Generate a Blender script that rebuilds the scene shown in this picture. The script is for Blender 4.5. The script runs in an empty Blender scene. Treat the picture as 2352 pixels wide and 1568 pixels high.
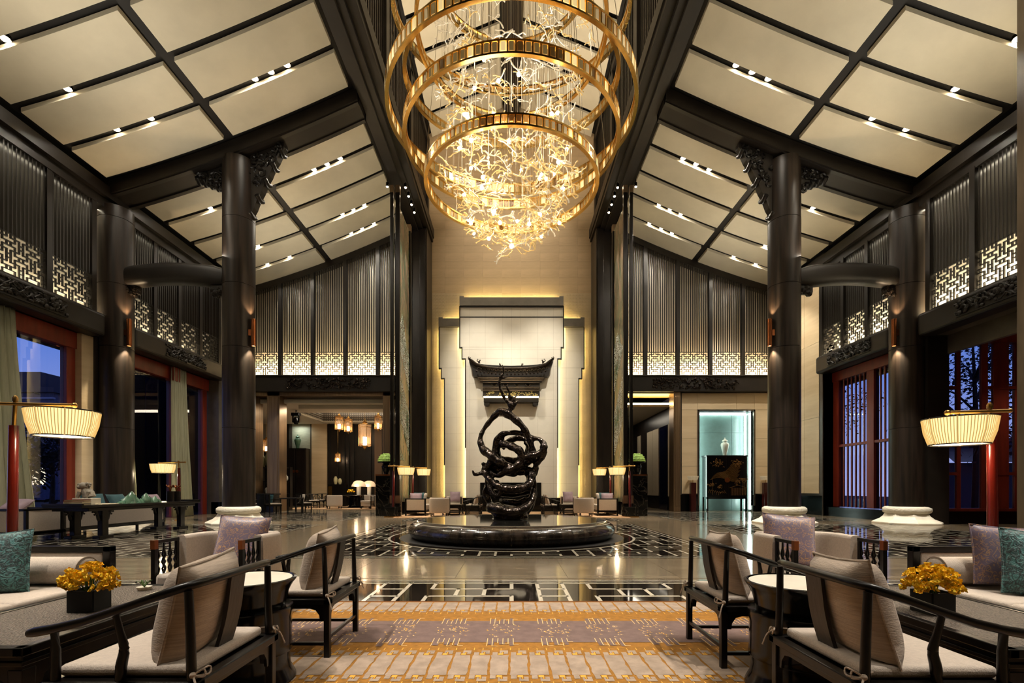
import bpy, math, random
from mathutils import Vector, Matrix
R = random.Random(7)
C = bpy.context.scene.collection
pi = math.pi
sc = bpy.context.scene
# ---------------- camera, world, exposure ----------------
F, CX, HY, H = 1110.0, 1175.0, 1120.0, 1.2      # focal length and principal point in pixels of a 2352x1568 frame
cam = bpy.data.cameras.new('camera'); cam.sensor_width = 36; cam.lens = F * 36 / 2352
cam.shift_x = (1176 - CX) / 2352; cam.shift_y = (HY - 784) / 2352; cam.clip_end = 500; cam.clip_start = .05
co = bpy.data.objects.new('camera', cam); C.objects.link(co); co.location = (0, 0, H); co.rotation_euler = (pi / 2, 0, 0)
sc.camera = co
sc.view_settings.view_transform = 'Standard'; sc.view_settings.look = 'None'
sc.view_settings.exposure = 0.0; sc.view_settings.gamma = 1; sc.view_settings.use_curve_mapping = False
try:
    cy = sc.cycles
    cy.use_denoising = True; cy.max_bounces = 7; cy.diffuse_bounces = 3; cy.glossy_bounces = 4; cy.transmission_bounces = 6
    cy.transparent_max_bounces = 8; cy.caustics_reflective = False; cy.caustics_refractive = False
    cy.sample_clamp_indirect = 4; cy.use_light_tree = True; cy.blur_glossy = 0.5
except Exception: pass
W = bpy.data.worlds.new('dusk'); sc.world = W; W.use_nodes = True
nt = W.node_tree; bgn = nt.nodes['Background']
tc = nt.nodes.new('ShaderNodeTexCoord'); sep = nt.nodes.new('ShaderNodeSeparateXYZ'); cr = nt.nodes.new('ShaderNodeValToRGB')
nt.links.new(tc.outputs['Generated'], sep.inputs[0]); nt.links.new(sep.outputs[2], cr.inputs[0]); nt.links.new(cr.outputs[0], bgn.inputs[0])
e = cr.color_ramp.elements
e[0].position = 0.0; e[0].color = (.40, .46, .90, 1); e[1].position = .75; e[1].color = (.02, .06, .35, 1)
m_ = e.new(.22); m_.color = (.12, .24, .78, 1)
bgn.inputs[1].default_value = 0.9

def light(kind, name, loc, power, color=(1, .78, .52), size=.1, aim=None, sy=None, blend=.6):
    cone = sy or 70
    l = bpy.data.lights.new(name, kind); l.energy = power; l.color = color
    if kind == 'AREA':
        l.size = size
        if sy: l.shape = 'RECTANGLE'; l.size_y = sy
    else: l.shadow_soft_size = size
    if kind == 'SPOT': l.spot_size = math.radians(cone); l.spot_blend = blend
    o = bpy.data.objects.new(name, l); C.objects.link(o); o.location = loc
    if aim is not None:
        d = Vector(aim) - Vector(loc); o.rotation_euler = d.to_track_quat('-Z', 'Y').to_euler()
    return o
WARM = (1, .88, .70)
for y_ in (9.5, 11.2, 13.0, 14.8):                         # the chandelier's lamps
    light('POINT', 'chandelier_light', ((y_ - 12) * .25, 12 + (y_ - 12) * .35, 8.4 + (y_ - 9.5) * .75), 62, WARM, .5)
for s in (-1, 1):
    for y_, p in ((5, 1000), (10.5, 1300), (15, 700), (20.5, 1000)):    # added area lamps fill the ceiling
        light('AREA', 'ceiling_fill', (s * 9.6, y_, 8.9), p * .078, (1, .91, .76), 3.6, (s * 7.2, y_, 13.8), .35)
    for y_ in (1.5, 4.5, 8.5, 12.5, 19.5):                        # downlights in the ceiling gaps
        light('SPOT', 'downlight_beam', (s * 9.2, y_, 12.3), 1500, (1, .91, .78), .06, (s * 8.6, y_ + .3, 0), 75, .8)
        light('SPOT', 'downlight_beam', (s * 6.0, y_, 13.6), 1500, (1, .91, .78), .06, (s * 4.8, y_ + .2, 0), 60, .8)
    for y_ in (2.6, 4.6):
        light('SPOT', 'seat_spot', (s * 5.9, y_ - 1.5, 13.4), 2100, (1, .91, .80), .08, (s * 2.6, y_, .4), 34, .8)
    for y_ in (19.6, 20.6, 21.6):
        light('SPOT', 'screen_spot', (s * 4.0, y_, 13.6), 900, (1, .95, .88), .04, (s * 4.7, y_ + .2, 7), 34, .7)
    light('SPOT', 'far_seat_spot', (s * 4.2, 20, 14.0), 3500, (1, .86, .68), .08, (s * 3.4, 21.4, 0), 40, .8)
    light('SPOT', 'backdrop_spot', (s * 3.6, 19.5, 14.0), 3500, (1, .93, .80), .1, (s * .8, 26, 5.5), 40, .9)
    light('SPOT', 'backdrop_spot', (s * 2.2, 20.5, 20.6), 1500, (1, .88, .70), .1, (s * .9, 26, 12.0), 46, .9)
    light('SPOT', 'sculpture_spot', (s * 4.1, 8.6, 14.1), 4500, (1, .93, .84), .08, (0, 12.1, 1.5), 26, .7)
    for y_ in (13.5, 18.0, 22.0):                           # added area lamps, general fill for the upper roof
        light('AREA', 'ridge_fill', (s * 3.9, y_, 15.2), 130, (1, .82, .6), 2.6, (0, y_, 21.5), .3)
for s in (-1, 1):
    for x_ in (9.25, 13.0): light('SPOT', 'column_foot_fill', (s * (x_ - 1.4), 12.8, 11.0), 4200, (1, .93, .82), .06, (s * x_, 16.2, .3), 16, .6)  # added spots brighten the white column bases; no fixtures drawn
light('SPOT', 'flower_spot', (-4.6, 1.6, 13.0), 900, (1, .94, .84), .05, (-2.62, 3.0, .5), 6, .5)
light('SPOT', 'flower_spot', (4.6, 1.6, 13.0), 900, (1, .94, .84), .05, (2.56, 2.94, .5), 6, .5)
light('SPOT', 'rug_spot', (0, 1.5, 13.5), 650, (1, .92, .82), .1, (0, 3.6, 0), 52, .9)

# ---------------- materials ----------------
MATS = {}
def lin(c):
    return tuple(((v / 255) / 12.92 if v / 255 <= .04045 else ((v / 255 + .055) / 1.055) ** 2.4) for v in c)
def mat(name, rgb, rough=.5, metal=0, var=0, scale=(4, 4, 4), detail=4, rgb2=None, bump=0, bscale=None, emit=0, emit_rgb=None,
        coat=0, trans=0, alpha=1, sheen=0, spec=None, ior=None, kind='noise', rvar=0, vk=9):
    if name in MATS: return MATS[name]
    m = bpy.data.materials.new(name); m.use_nodes = True; MATS[name] = m
    n, L = m.node_tree.nodes, m.node_tree.links
    b = n['Principled BSDF']; I = b.inputs
    c = lin(rgb); I['Base Color'].default_value = (*c, 1); I['Roughness'].default_value = rough; I['Metallic'].default_value = metal
    if coat: I['Coat Weight'].default_value = coat; I['Coat Roughness'].default_value = .06
    if trans: I['Transmission Weight'].default_value = trans
    if sheen: I['Sheen Weight'].default_value = sheen
    if spec is not None: I['Specular IOR Level'].default_value = spec
    if ior: I['IOR'].default_value = ior
    if alpha < 1: I['Alpha'].default_value = alpha
    if emit:
        I['Emission Color'].default_value = (*lin(emit_rgb or rgb), 1); I['Emission Strength'].default_value = emit
    tc = None
    if var or rgb2 or bump or rvar:
        tc = n.new('ShaderNodeTexCoord')
    def tex(sc_, kd, det=detail):
        mp = n.new('ShaderNodeMapping'); mp.inputs['Scale'].default_value = sc_; L.new(tc.outputs['Object'], mp.inputs[0])
        if kd == 'noise':
            t = n.new('ShaderNodeTexNoise'); t.inputs['Scale'].default_value = 1; t.inputs['Detail'].default_value = det; t.inputs['Roughness'].default_value = .6
            out = t.outputs[0]
        elif kd == 'voronoi':
            t = n.new('ShaderNodeTexVoronoi'); t.inputs['Scale'].default_value = 1; out = t.outputs[0]
        elif kd == 'wave':
            t = n.new('ShaderNodeTexWave'); t.inputs['Scale'].default_value = 1; t.inputs['Distortion'].default_value = 2.5; t.inputs['Detail'].default_value = 3; out = t.outputs[1]
        elif kd == 'vein':
            t = n.new('ShaderNodeTexNoise'); t.inputs['Scale'].default_value = 1; t.inputs['Detail'].default_value = det; t.inputs['Distortion'].default_value = 1.6
            a = n.new('ShaderNodeMath'); a.operation = 'SUBTRACT'; L.new(t.outputs[0], a.inputs[0]); a.inputs[1].default_value = .5
            a2 = n.new('ShaderNodeMath'); a2.operation = 'ABSOLUTE'; L.new(a.outputs[0], a2.inputs[0])
            a3 = n.new('ShaderNodeMath'); a3.operation = 'MULTIPLY'; L.new(a2.outputs[0], a3.inputs[0]); a3.inputs[1].default_value = vk; a3.use_clamp = True
            a4 = n.new('ShaderNodeMath'); a4.operation = 'SUBTRACT'; a4.inputs[0].default_value = 1; L.new(a3.outputs[0], a4.inputs[1]); out = a4.outputs[0]
        elif kd == 'brick':
            t = n.new('ShaderNodeTexBrick'); t.inputs['Scale'].default_value = 1; out = t.outputs[1]
        L.new(mp.outputs[0], t.inputs['Vector'])
        return out
    if var or rgb2:
        f = tex(scale, kind)
        mx = n.new('ShaderNodeMix'); mx.data_type = 'RGBA'; mx.clamp_factor = True
        if rgb2: a_, b_ = c, lin(rgb2)
        else: a_, b_ = tuple(v * (1 - var) for v in c), tuple(min(1, v * (1 + var)) for v in c)
        mx.inputs[6].default_value = (*a_, 1); mx.inputs[7].default_value = (*b_, 1)
        if kind == 'noise':
            st = n.new('ShaderNodeMapRange'); st.inputs[1].default_value = .35; st.inputs[2].default_value = .65
            L.new(f, st.inputs[0]); f = st.outputs[0]
        L.new(f, mx.inputs[0]); L.new(mx.outputs[2], I['Base Color'])
        if emit and rgb2 is None: pass
    if bump:
        bs = bscale or scale
        bk = 'noise'
        if isinstance(bs, str): bk, bs = bs.split(':')[0], tuple(float(v) for v in bs.split(':')[1].split(','))
        f = tex(bs, bk, 3); bn = n.new('ShaderNodeBump'); bn.inputs['Strength'].default_value = bump; bn.inputs['Distance'].default_value = .01
        L.new(f, bn.inputs['Height']); L.new(bn.outputs[0], I['Normal'])
    return m
wood = mat('dark_wood', (28, 22, 18), .32, var=.45, scale=(3, 3, 1), detail=5, spec=.5)
woodx = mat('dark_wood_lacquer', (15, 12, 10), .3, var=.35, scale=(8, 30, 30), coat=.03, spec=.28)
woodsplat = mat('dark_oak_splat', (27, 21, 17), .38, var=.45, scale=(40, 40, 5), bump=.2)
beamwood = mat('beam_wood', (27, 22, 17), .45, var=.3, scale=(1.2, 1.2, 1.2), spec=.35)
columnw = mat('column_wood', (34, 26, 20), .4, var=.6, scale=(10, 10, .5), detail=6, spec=.32, bump=.05)
slatw = mat('slat_wood', (24, 19, 15), .4, var=.3, scale=(2, 2, 2))
blackm = mat('black_board', (16, 14, 12), .6)
pierst = mat('pier_stone', (100, 88, 72), .25, var=.3, scale=(1.5, 1.5, .4), detail=6)
greyst = mat('grey_stone', (84, 78, 70), .4, var=.22, scale=(2, 2, 2), detail=6)
panelm = mat('ceiling_cloth', (212, 204, 182), .85, var=.06, scale=(.7, .7, .7), detail=5)
floorst = mat('brown_stone', (132, 118, 98), .13, var=.28, scale=(.7, 5, 1), detail=7, rvar=1, spec=.5)
blackmb = mat('black_marble', (26, 22, 19), .05, rgb2=(40, 34, 28), scale=(1.5, 5, 1), detail=6, spec=.7)
inlaym = mat('inlay_white', (216, 206, 186), .12)
vmarble = mat('black_vein_marble', (12, 11, 10), .06, rgb2=(64, 58, 52), vk=34, kind='vein', scale=(1.6, 1.6, 1.6), detail=2, spec=.6)
fountm = mat('fountain_stone', (20, 17, 15), .16, rgb2=(66, 55, 46), scale=(7, 7, .3), detail=4, coat=.2)
waterm = mat('water_film', (44, 42, 38), .035, spec=1.0, coat=.8)
whitest = mat('white_stone', (232, 224, 206), .4, var=.06, scale=(4, 4, 4), bump=.1)
carvedst = mat('carved_white_stone', (226, 218, 200), .5, bump=1, bscale='voronoi:16,16,16')
marblew = mat('cream_marble', (232, 224, 208), .28, var=.05, scale=(.8, .8, .8), detail=7)
texwall = mat('ribbed_stone', (196, 170, 134), .6, var=.10, scale=(.5, .5, 3.5), detail=6, bump=.6, bscale=(3, 3, 26))
texwall2 = mat('embossed_stone', (204, 184, 150), .6, var=.08, scale=(1.2, 1.2, 1.2), bump=.3)
beigest = mat('beige_limestone', (206, 182, 144), .5, rgb2=(222, 200, 164), scale=(.35, .35, 3.2), detail=6)
capm = mat('cap_stone', (122, 116, 106), .45, var=.12, scale=(2, 2, 2))
metalg = mat('grey_metal', (120, 112, 102), .3, 1, var=.15)
bronzep = mat('bronze_panel', (150, 126, 98), .32, .85, var=.2, scale=(14, 14, .4))
bronze = mat('bronze', (62, 54, 48), .2, .9, var=.5, scale=(14, 14, 14), bump=.7, bscale='voronoi:26,26,26')
gold = mat('gold', (236, 194, 116), .2, 1, var=.1)
brass = mat('aged_brass', (178, 138, 78), .28, 1)
copper = mat('copper', (148, 88, 52), .3, .9)
brownm = mat('brown_metal', (104, 78, 60), .4, .6)
redl = mat('red_lacquer', (84, 17, 9), .25, coat=.4, var=.2, scale=(6, 6, .6))
redw = mat('red_window_wood', (118, 40, 24), .4, var=.2, scale=(5, 5, .8))
linen = mat('beige_linen', (194, 180, 166), .85, var=.08, scale=(60, 60, 60), bump=.35, bscale=(160, 160, 160), sheen=.2)
linen2 = mat('taupe_linen', (172, 154, 136), .85, var=.16, scale=(8, 8, 160), bump=.3, bscale=(60, 60, 200), sheen=.2)
lilac = mat('lilac_silk', (112, 98, 116), .42, vk=20, rgb2=(184, 142, 98), kind='vein', scale=(19, 19, 19), detail=1, bump=.2, sheen=.3)
teal = mat('teal_velvet', (70, 126, 126), .6, vk=5, rgb2=(4, 26, 30), kind='vein', scale=(26, 26, 26), detail=0, bump=.5, bscale='vein:26,26,26', sheen=.4)
tealp = mat('teal_fabric', (44, 84, 92), .7, var=.2)
lilacp = mat('lilac_fabric', (146, 126, 138), .7, var=.15)
curtm = mat('sage_curtain', (184, 186, 162), .8, var=.08, scale=(20, 20, 2), bump=.15)
rattan = mat('woven_rattan', (14, 11, 9), .45, rgb2=(120, 106, 92), kind='voronoi', scale=(110, 70, 1), bump=1, bscale='voronoi:110,70,1')
orchid = mat('orchid_yellow', (255, 226, 70), .5, rgb2=(252, 178, 26), scale=(26, 26, 26), spec=.3)
greenl = mat('leaf_green', (70, 96, 40), .5)
domeg = mat('moss_green', (168, 200, 104), .7, var=.3, scale=(12, 12, 12))
jade = mat('celadon', (88, 126, 104), .16, var=.15, scale=(6, 6, 6), coat=.5)
porc = mat('pale_porcelain', (196, 200, 188), .12, coat=.5)
glassm = mat('window_glass', (255, 255, 255), .0, trans=1, ior=1.45)
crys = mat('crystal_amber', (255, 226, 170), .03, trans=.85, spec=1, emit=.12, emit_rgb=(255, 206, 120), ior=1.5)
crysb = mat('crystal_lit', (255, 240, 206), .03, trans=.6, spec=1, emit=.75, emit_rgb=(255, 222, 150), ior=1.5)  # lit copy of the crystal: bright facets put into glow and colour
crysd = mat('crystal_shaded', (200, 150, 80), .05, trans=.7, spec=1, emit=.05, ior=1.5)  # darker copy of the crystal: dark facets put into the colour
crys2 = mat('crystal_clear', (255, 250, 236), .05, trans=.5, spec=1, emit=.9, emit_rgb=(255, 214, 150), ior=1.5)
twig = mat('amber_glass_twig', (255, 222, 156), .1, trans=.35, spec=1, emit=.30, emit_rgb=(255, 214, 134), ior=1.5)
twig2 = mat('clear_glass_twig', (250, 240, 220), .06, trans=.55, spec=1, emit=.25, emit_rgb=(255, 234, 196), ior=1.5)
bulbm = mat('bulb', (255, 240, 210), .3, emit=60, emit_rgb=(255, 226, 176))
led = mat('warm_led', (255, 230, 170), .5, emit=34, emit_rgb=(255, 230, 156))
ledw = mat('white_led', (255, 246, 226), .5, emit=14, emit_rgb=(255, 232, 180))
ledc = mat('cool_led', (240, 255, 250), .5, emit=12, emit_rgb=(228, 250, 240))
spotm = mat('spot_lens', (255, 240, 214), .3, emit=22, emit_rgb=(255, 232, 196))
shadem = mat('pleated_shade', (250, 232, 190), .8, emit=1.15, emit_rgb=(255, 230, 166), var=.1)
pleatm = mat('shade_pleat', (214, 186, 132), .8, emit=.5, emit_rgb=(240, 200, 126))
diffm = mat('lamp_diffuser', (255, 244, 220), .5, emit=5, emit_rgb=(255, 232, 190))
ruggold = mat('rug_gold', (158, 108, 36), .95, var=.18, scale=(22, 22, 22), bump=.4, bscale=(120, 120, 120))
rugbeige = mat('rug_beige', (168, 148, 130), .95, var=.16, scale=(9, 9, 9), detail=6, bump=.4, bscale=(120, 120, 120))
rugmauve = mat('rug_mauve', (120, 98, 92), .95, var=.12, scale=(12, 12, 12), bump=.4, bscale=(120, 120, 120))
rugline = mat('rug_pale_line', (232, 196, 136), .95)
rugyel = mat('rug_yellow_line', (228, 170, 70), .95)
rugtan = mat('rug_tan', (196, 160, 122), .95, var=.1, scale=(6, 6, 6))
rugtrim = mat('rug_trim', (120, 72, 32), .9)
whitec = mat('white_ceiling', (208, 200, 186), .8)
blackg = mat('black_gloss', (8, 8, 8), .16, spec=.35)
lacq = mat('black_lacquer_gilt', (10, 9, 8), .12, rgb2=(150, 104, 52), kind='vein', scale=(4, 4, 4), detail=3)
nicheb = mat('teal_niche_stone', (104, 128, 124), .35, var=.08, scale=(3, 3, 3))
artm = mat('painted_glass', (150, 122, 100), .2, rgb2=(70, 100, 80), scale=(3, 3, 1.1), detail=9)
artw = mat('crystal_beads', (240, 242, 236), .15, spec=1, rgb2=(70, 112, 84), scale=(2, 2, 1.4), detail=6)

# ---------------- mesh builder ----------------
class G:
    def __init__(s, sx=1): s.v = []; s.f = []; s.m = []; s.sx = sx; s.cur = 0
    def add(s, vs, fs):
        b = len(s.v); s.v += [tuple(v) for v in vs]; s.f += [tuple(i + b for i in f) for f in fs]; s.m += [s.cur] * len(fs); return s
    def box(s, x0, x1, y0, y1, z0, z1, M=None):
        vs = [(x, y, z) for x in (x0, x1) for y in (y0, y1) for z in (z0, z1)]
        if M is not None: vs = [M @ Vector(v) for v in vs]
        return s.add(vs, [(0, 1, 3, 2), (4, 6, 7, 5), (0, 4, 5, 1), (2, 3, 7, 6), (0, 2, 6, 4), (1, 5, 7, 3)])
    def cbox(s, c, d, rz=0, rx=0, ry=0):
        M = Matrix.Translation(c) @ Matrix.Rotation(rz, 4, 'Z') @ Matrix.Rotation(ry, 4, 'Y') @ Matrix.Rotation(rx, 4, 'X')
        return s.box(-d[0] / 2, d[0] / 2, -d[1] / 2, d[1] / 2, -d[2] / 2, d[2] / 2, M)
    def sweep(s, pts, w, h=None, n=8, closed=False, cap=True, up=(0, 0, 1), sq=1.0):
        P = [Vector(p) for p in pts]; N = len(P)
        if not isinstance(w, (list, tuple)): w = [w] * N
        if h is None: h = w
        elif not isinstance(h, (list, tuple)): h = [h] * N
        U = Vector(up); vs = []; prev = None
        for i in range(N):
            if closed: t = P[(i + 1) % N] - P[i - 1]
            else: t = P[min(i + 1, N - 1)] - P[max(i - 1, 0)]
            t.normalize()
            if prev is None or up != (0, 0, 0):
                sd = t.cross(U)
                if sd.length < .05: sd = t.cross(Vector((1, 0, 0))) if prev is None else prev - t * prev.dot(t)
            sd.normalize()
            if prev is not None and closed is False:
                if sd.dot(prev) < -.2: sd = -sd
            prev = sd.copy(); u = sd.cross(t)
            for k in range(n):
                a = 2 * pi * (k + .5) / n; ca, sa = math.cos(a), math.sin(a)
                if sq != 1.0:
                    ca = math.copysign(abs(ca) ** sq, ca); sa = math.copysign(abs(sa) ** sq, sa)
                vs.append(P[i] + sd * (w[i] * ca) + u * (h[i] * sa))
        fs = []
        for i in range(N if closed else N - 1):
            j = (i + 1) % N
            for k in range(n): fs.append((i * n + k, i * n + (k + 1) % n, j * n + (k + 1) % n, j * n + k))
        if cap and not closed: fs.append(tuple(range(n - 1, -1, -1))); fs.append(tuple((N - 1) * n + k for k in range(n)))
        return s.add(vs, fs)
    def cyl(s, p0, p1, r, n=12, r1=None): return s.sweep([p0, p1], [r, r if r1 is None else r1], n=n)
    def lathe(s, prof, n=24, c=(0, 0, 0), cap=True, off=0, sqx=1):
        vs = []; fs = []
        for r, z in prof:
            for k in range(n):
                a = 2 * pi * (k + off) / n; vs.append((c[0] + r * math.cos(a) * sqx, c[1] + r * math.sin(a), c[2] + z))
        for i in range(len(prof) - 1):
            for k in range(n): fs.append((i * n + k, i * n + (k + 1) % n, (i + 1) * n + (k + 1) % n, (i + 1) * n + k))
        if cap:
            if prof[0][0] > 1e-4: fs.append(tuple(range(n - 1, -1, -1)))
            if prof[-1][0] > 1e-4: fs.append(tuple((len(prof) - 1) * n + k for k in range(n)))
        return s.add(vs, fs)
    def prism(s, poly, f0, f1):       # poly 2d points; f0,f1 map (a,b)->xyz for the two faces
        n = len(poly); vs = [f0(a, b) for a, b in poly] + [f1(a, b) for a, b in poly]
        fs = [tuple(range(n)), tuple(range(2 * n - 1, n - 1, -1))] + [(i, i + n, (i + 1) % n + n, (i + 1) % n) for i in range(n)]
        return s.add(vs, fs)
    def sphere(s, c, r, n=12, m=8, sz=1):
        return s.lathe([(max(1e-5, r * math.sin(pi * i / m)), -r * sz * math.cos(pi * i / m)) for i in range(m + 1)], n, c, cap=False)
    def pillow(s, w, h, t, M, n=10, pinch=.06):
        vs = []; fs = []; idx = {}
        def pos(i, j, sg):
            u = -1 + 2 * i / n; v = -1 + 2 * j / n
            th = t / 2 * (max(0, (1 - u ** 4)) * max(0, (1 - v ** 4))) ** .55
            k = 1 - pinch * (1 - abs(u) ** 2) * abs(v) ** 3; k2 = 1 - pinch * (1 - abs(v) ** 2) * abs(u) ** 3
            return M @ Vector((u * w / 2 * k2, sg * th, v * h / 2 * k))
        for sg in (-1, 1):
            for i in range(n + 1):
                for j in range(n + 1):
                    edge = i in (0, n) or j in (0, n)
                    if sg == 1 and edge: idx[(i, j, 1)] = idx[(i, j, -1)]; continue
                    idx[(i, j, sg)] = len(vs); vs.append(pos(i, j, sg))
        for sg in (-1, 1):
            for i in range(n):
                for j in range(n):
                    q = [idx[(i, j, sg)], idx[(i + 1, j, sg)], idx[(i + 1, j + 1, sg)], idx[(i, j + 1, sg)]]
                    fs.append(tuple(q if sg < 0 else q[::-1]))
        return s.add(vs, fs)
    def mesh(s, name):
        me = bpy.data.meshes.new(name)
        vs = s.v if s.sx == 1 else [(-x, y, z) for x, y, z in s.v]
        me.from_pydata(vs, [], [f if s.sx == 1 else f[::-1] for f in s.f]); return me
    def build(s, name, m, parent=None, smooth=False, bevel=0, seg=2, sub=0, mods=None, **kw):
        me = s.mesh(name)
        ms = m if isinstance(m, (list, tuple)) else [m]
        for q in ms: me.materials.append(q)
        if len(ms) > 1: me.polygons.foreach_set('material_index', s.m)
        o = bpy.data.objects.new(name, me); C.objects.link(o)
        if parent is not None: o.parent = parent
        if smooth:
            me.polygons.foreach_set('use_smooth', [True] * len(me.polygons))
            try: me.set_sharp_from_angle(angle=math.radians(50))
            except Exception: pass
        if bevel:
            b = o.modifiers.new('b', 'BEVEL'); b.width = bevel; b.segments = seg; b.limit_method = 'ANGLE'
        if sub:
            b = o.modifiers.new('s', 'SUBSURF'); b.levels = b.render_levels = sub
        for k, v in kw.items(): o[k] = v
        return o
def tag(o, label=None, cat=None, group=None, kind=None):
    if label: o['label'] = label
    if cat: o['category'] = cat
    if group: o['group'] = group
    if kind: o['kind'] = kind
    return o
def thing(name, label, cat, loc=(0, 0, 0), rz=0, group=None):
    o = bpy.data.objects.new(name, None); C.objects.link(o); o.location = loc; o.rotation_euler = (0, 0, rz); o.empty_display_size = .1
    return tag(o, label, cat, group)
def inst(me, name, parent=None, loc=(0, 0, 0), rot=(0, 0, 0), scale=(1, 1, 1), **kw):
    o = bpy.data.objects.new(name, me); C.objects.link(o); o.parent = parent; o.location = loc; o.rotation_euler = rot; o.scale = scale
    for k, v in kw.items(): o[k] = v
    return o
def kids(o): return [c for c in C.objects if c.parent == o]
def dup(o, loc=None, rz=None, label=None, group=None, parent=None):
    if not hasattr(dup, 'km'): dup.km = {}
    if o.name not in dup.km: dup.km[o.name] = list(o.children)
    c = o.copy(); C.objects.link(c)
    if parent is not None: c.parent = parent
    if loc is not None: c.location = loc
    if rz is not None: c.rotation_euler = (0, 0, rz)
    if label: c['label'] = label
    if group: c['group'] = group
    for k in dup.km[o.name]: dup(k, parent=c)
    return c
def struct(name, g, m, parent=None, **k):
    o = g.build(name, m, parent, **k)
    if parent is None: o['kind'] = 'structure'
    return o
def wx(px, Y): return (px - CX) * Y / F
def wz(py, Y): return H + (HY - py) * Y / F
SIDE = {-1: 'left', 1: 'right'}
ORD = ['first', 'second', 'third', 'fourth', 'fifth', 'sixth', 'seventh', 'eighth', 'ninth', 'tenth']
# T-and-square fretwork shared by the screens and the floor inlay
TT = {}
def _t(id_, cells):
    for c in cells: TT[c] = id_
_t('o', [(0, 0)]); _t('u', [(-1, 1), (0, 1), (1, 1), (0, 2)]); _t('d', [(-1, -1), (0, -1), (1, -1), (0, -2)])
_t('l', [(-1, 0), (-2, -1), (-2, 0), (-2, 1)]); _t('r', [(1, 0), (2, -1), (2, 0), (2, 1)]); _t('q', [(0, 3)])
def fid(x, y):
    for a in range(-1, 2):
        for b in range(-1, 2):
            i = round(x / 3) + a; j = round(y / 3) + b
            if (i + j) % 2 == 0:
                k = TT.get((x - 3 * i, y - 3 * j))
                if k: return (k, i, j)
    return ('x', x, y)
def fret_segments(nx, ny, ox=0, oy=0):
    segs = []
    for i in range(1, nx):          # vertical lines
        st = None
        for j in range(ny + 1):
            on = j < ny and fid(i - 1 + ox, j + oy) != fid(i + ox, j + oy)
            if on and st is None: st = j
            if not on and st is not None: segs.append((i, st, i, j)); st = None
    for j in range(1, ny):
        st = None
        for i in range(nx + 1):
            on = i < nx and fid(i + ox, j - 1 + oy) != fid(i + ox, j + oy)
            if on and st is None: st = i
            if not on and st is not None: segs.append((st, j, i, j)); st = None
    return segs

def smooth_pts(pts, n=4):
    out = []; P = [Vector(p) for p in pts]
    for i in range(len(P) - 1):
        p0, p1, p2, p3 = P[max(i - 1, 0)], P[i], P[i + 1], P[min(i + 2, len(P) - 1)]
        for k in range(n):
            t_ = k / n; out.append(.5 * ((2 * p1) + (p2 - p0) * t_ + (2 * p0 - 5 * p1 + 4 * p2 - p3) * t_ ** 2 + (3 * p1 - p0 - 3 * p2 + p3) * t_ ** 3))
    return out + [P[-1]]
def smooth_r(r, n=4):
    out = []
    for a, b in zip(r, r[1:]): out += [a + (b - a) * k / n for k in range(n)]
    return out + [r[-1]]
# ---------------- setting: levels and lines ----------------
XW, XB, XI, YB, YC, ZL, YCOL = 13.5, 5.2, 4.2, 24.4, 26.0, 6.85, 16.4
def zc(x): d = XW - abs(x); return 11.2 + .2741 * d + .01198 * d * d
FRONT = -5.0; XG = 14.0
# floor
g = G(); g.box(-20, 20, FRONT, 40, -.2, 0); floor = struct('floor', g, floorst)
def inlay_panel(x0, x1, y0, y1, cell=.3, hole=None, ox=0, oy=0, lw=.045, parity=0):
    b = G()
    if hole is None: b.box(x0, x1, y0, y1, 0, .0015)
    else:                            # square slab with the round fountain basin set in it
        b.box(x0, x1, y0, y1, 0, .0015)
    b.build('marble_panel', blackmb, floor)
    a = G(); z = .0030
    def bar(xa, xb, ya, yb):
        if hole:
            hx, hy, hr = hole
            n = max(1, int(max(xb - xa, yb - ya) / .1))
            for i in range(n):
                if xb - xa > yb - ya: X0, X1, Y0, Y1 = xa + (xb - xa) * i / n, xa + (xb - xa) * (i + 1) / n, ya, yb
                else: X0, X1, Y0, Y1 = xa, xb, ya + (yb - ya) * i / n, ya + (yb - ya) * (i + 1) / n
                if math.hypot((X0 + X1) / 2 - hx, (Y0 + Y1) / 2 - hy) > hr: a.add([(X0, Y0, z), (X1, Y0, z), (X1, Y1, z), (X0, Y1, z)], [(0, 1, 2, 3)])
        else: a.add([(xa, ya, z), (xb, ya, z), (xb, yb, z), (xa, yb, z)], [(0, 1, 2, 3)])
    for d in (.06, .2):
        bar(x0 + d, x1 - d, y0 + d, y0 + d + lw); bar(x0 + d, x1 - d, y1 - d - lw, y1 - d)
        bar(x0 + d, x0 + d + lw, y0 + d, y1 - d); bar(x1 - d - lw, x1 - d, y0 + d, y1 - d)
    nx, ny = int((x1 - x0 - .4) / cell), int((y1 - y0 - .4) / cell)
    cx_, cy_ = (x1 - x0 - .4) / nx, (y1 - y0 - .4) / ny
    for (i0, j0, i1, j1) in fret_segments(nx, ny, ox, oy):
        X0, Y0, X1, Y1 = x0 + .2 + i0 * cx_, y0 + .2 + j0 * cy_, x0 + .2 + i1 * cx_, y0 + .2 + j1 * cy_
        if i0 == i1: bar(X0 - lw / 2, X0 + lw / 2, Y0, Y1 + lw / 2)
        else: bar(X0, X1, Y0 - lw / 2, Y0 + lw / 2)
    a.build('stone_inlay', inlaym, floor, kind='stuff')
FY = 12.06
inlay_panel(-4.0, 4.0, 8.25, 16.0, .29, (0, FY, 2.98), -14, -13)
inlay_panel(-9, 9, 4.4, 6.3, .31, None, -29, 1)
for s in (-1, 1):
    a_, b_ = (-12.6, -6.1) if s < 0 else (6.1, 12.6)
    inlay_panel(a_, b_, 8.25, 16.0, .3, None, 2, 1)
    inlay_panel(a_, b_, 17.4, 23.8, .3, None, 0, 2)
inlay_panel(-4.0, 4.0, 17.4, 24.0, .3)
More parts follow.
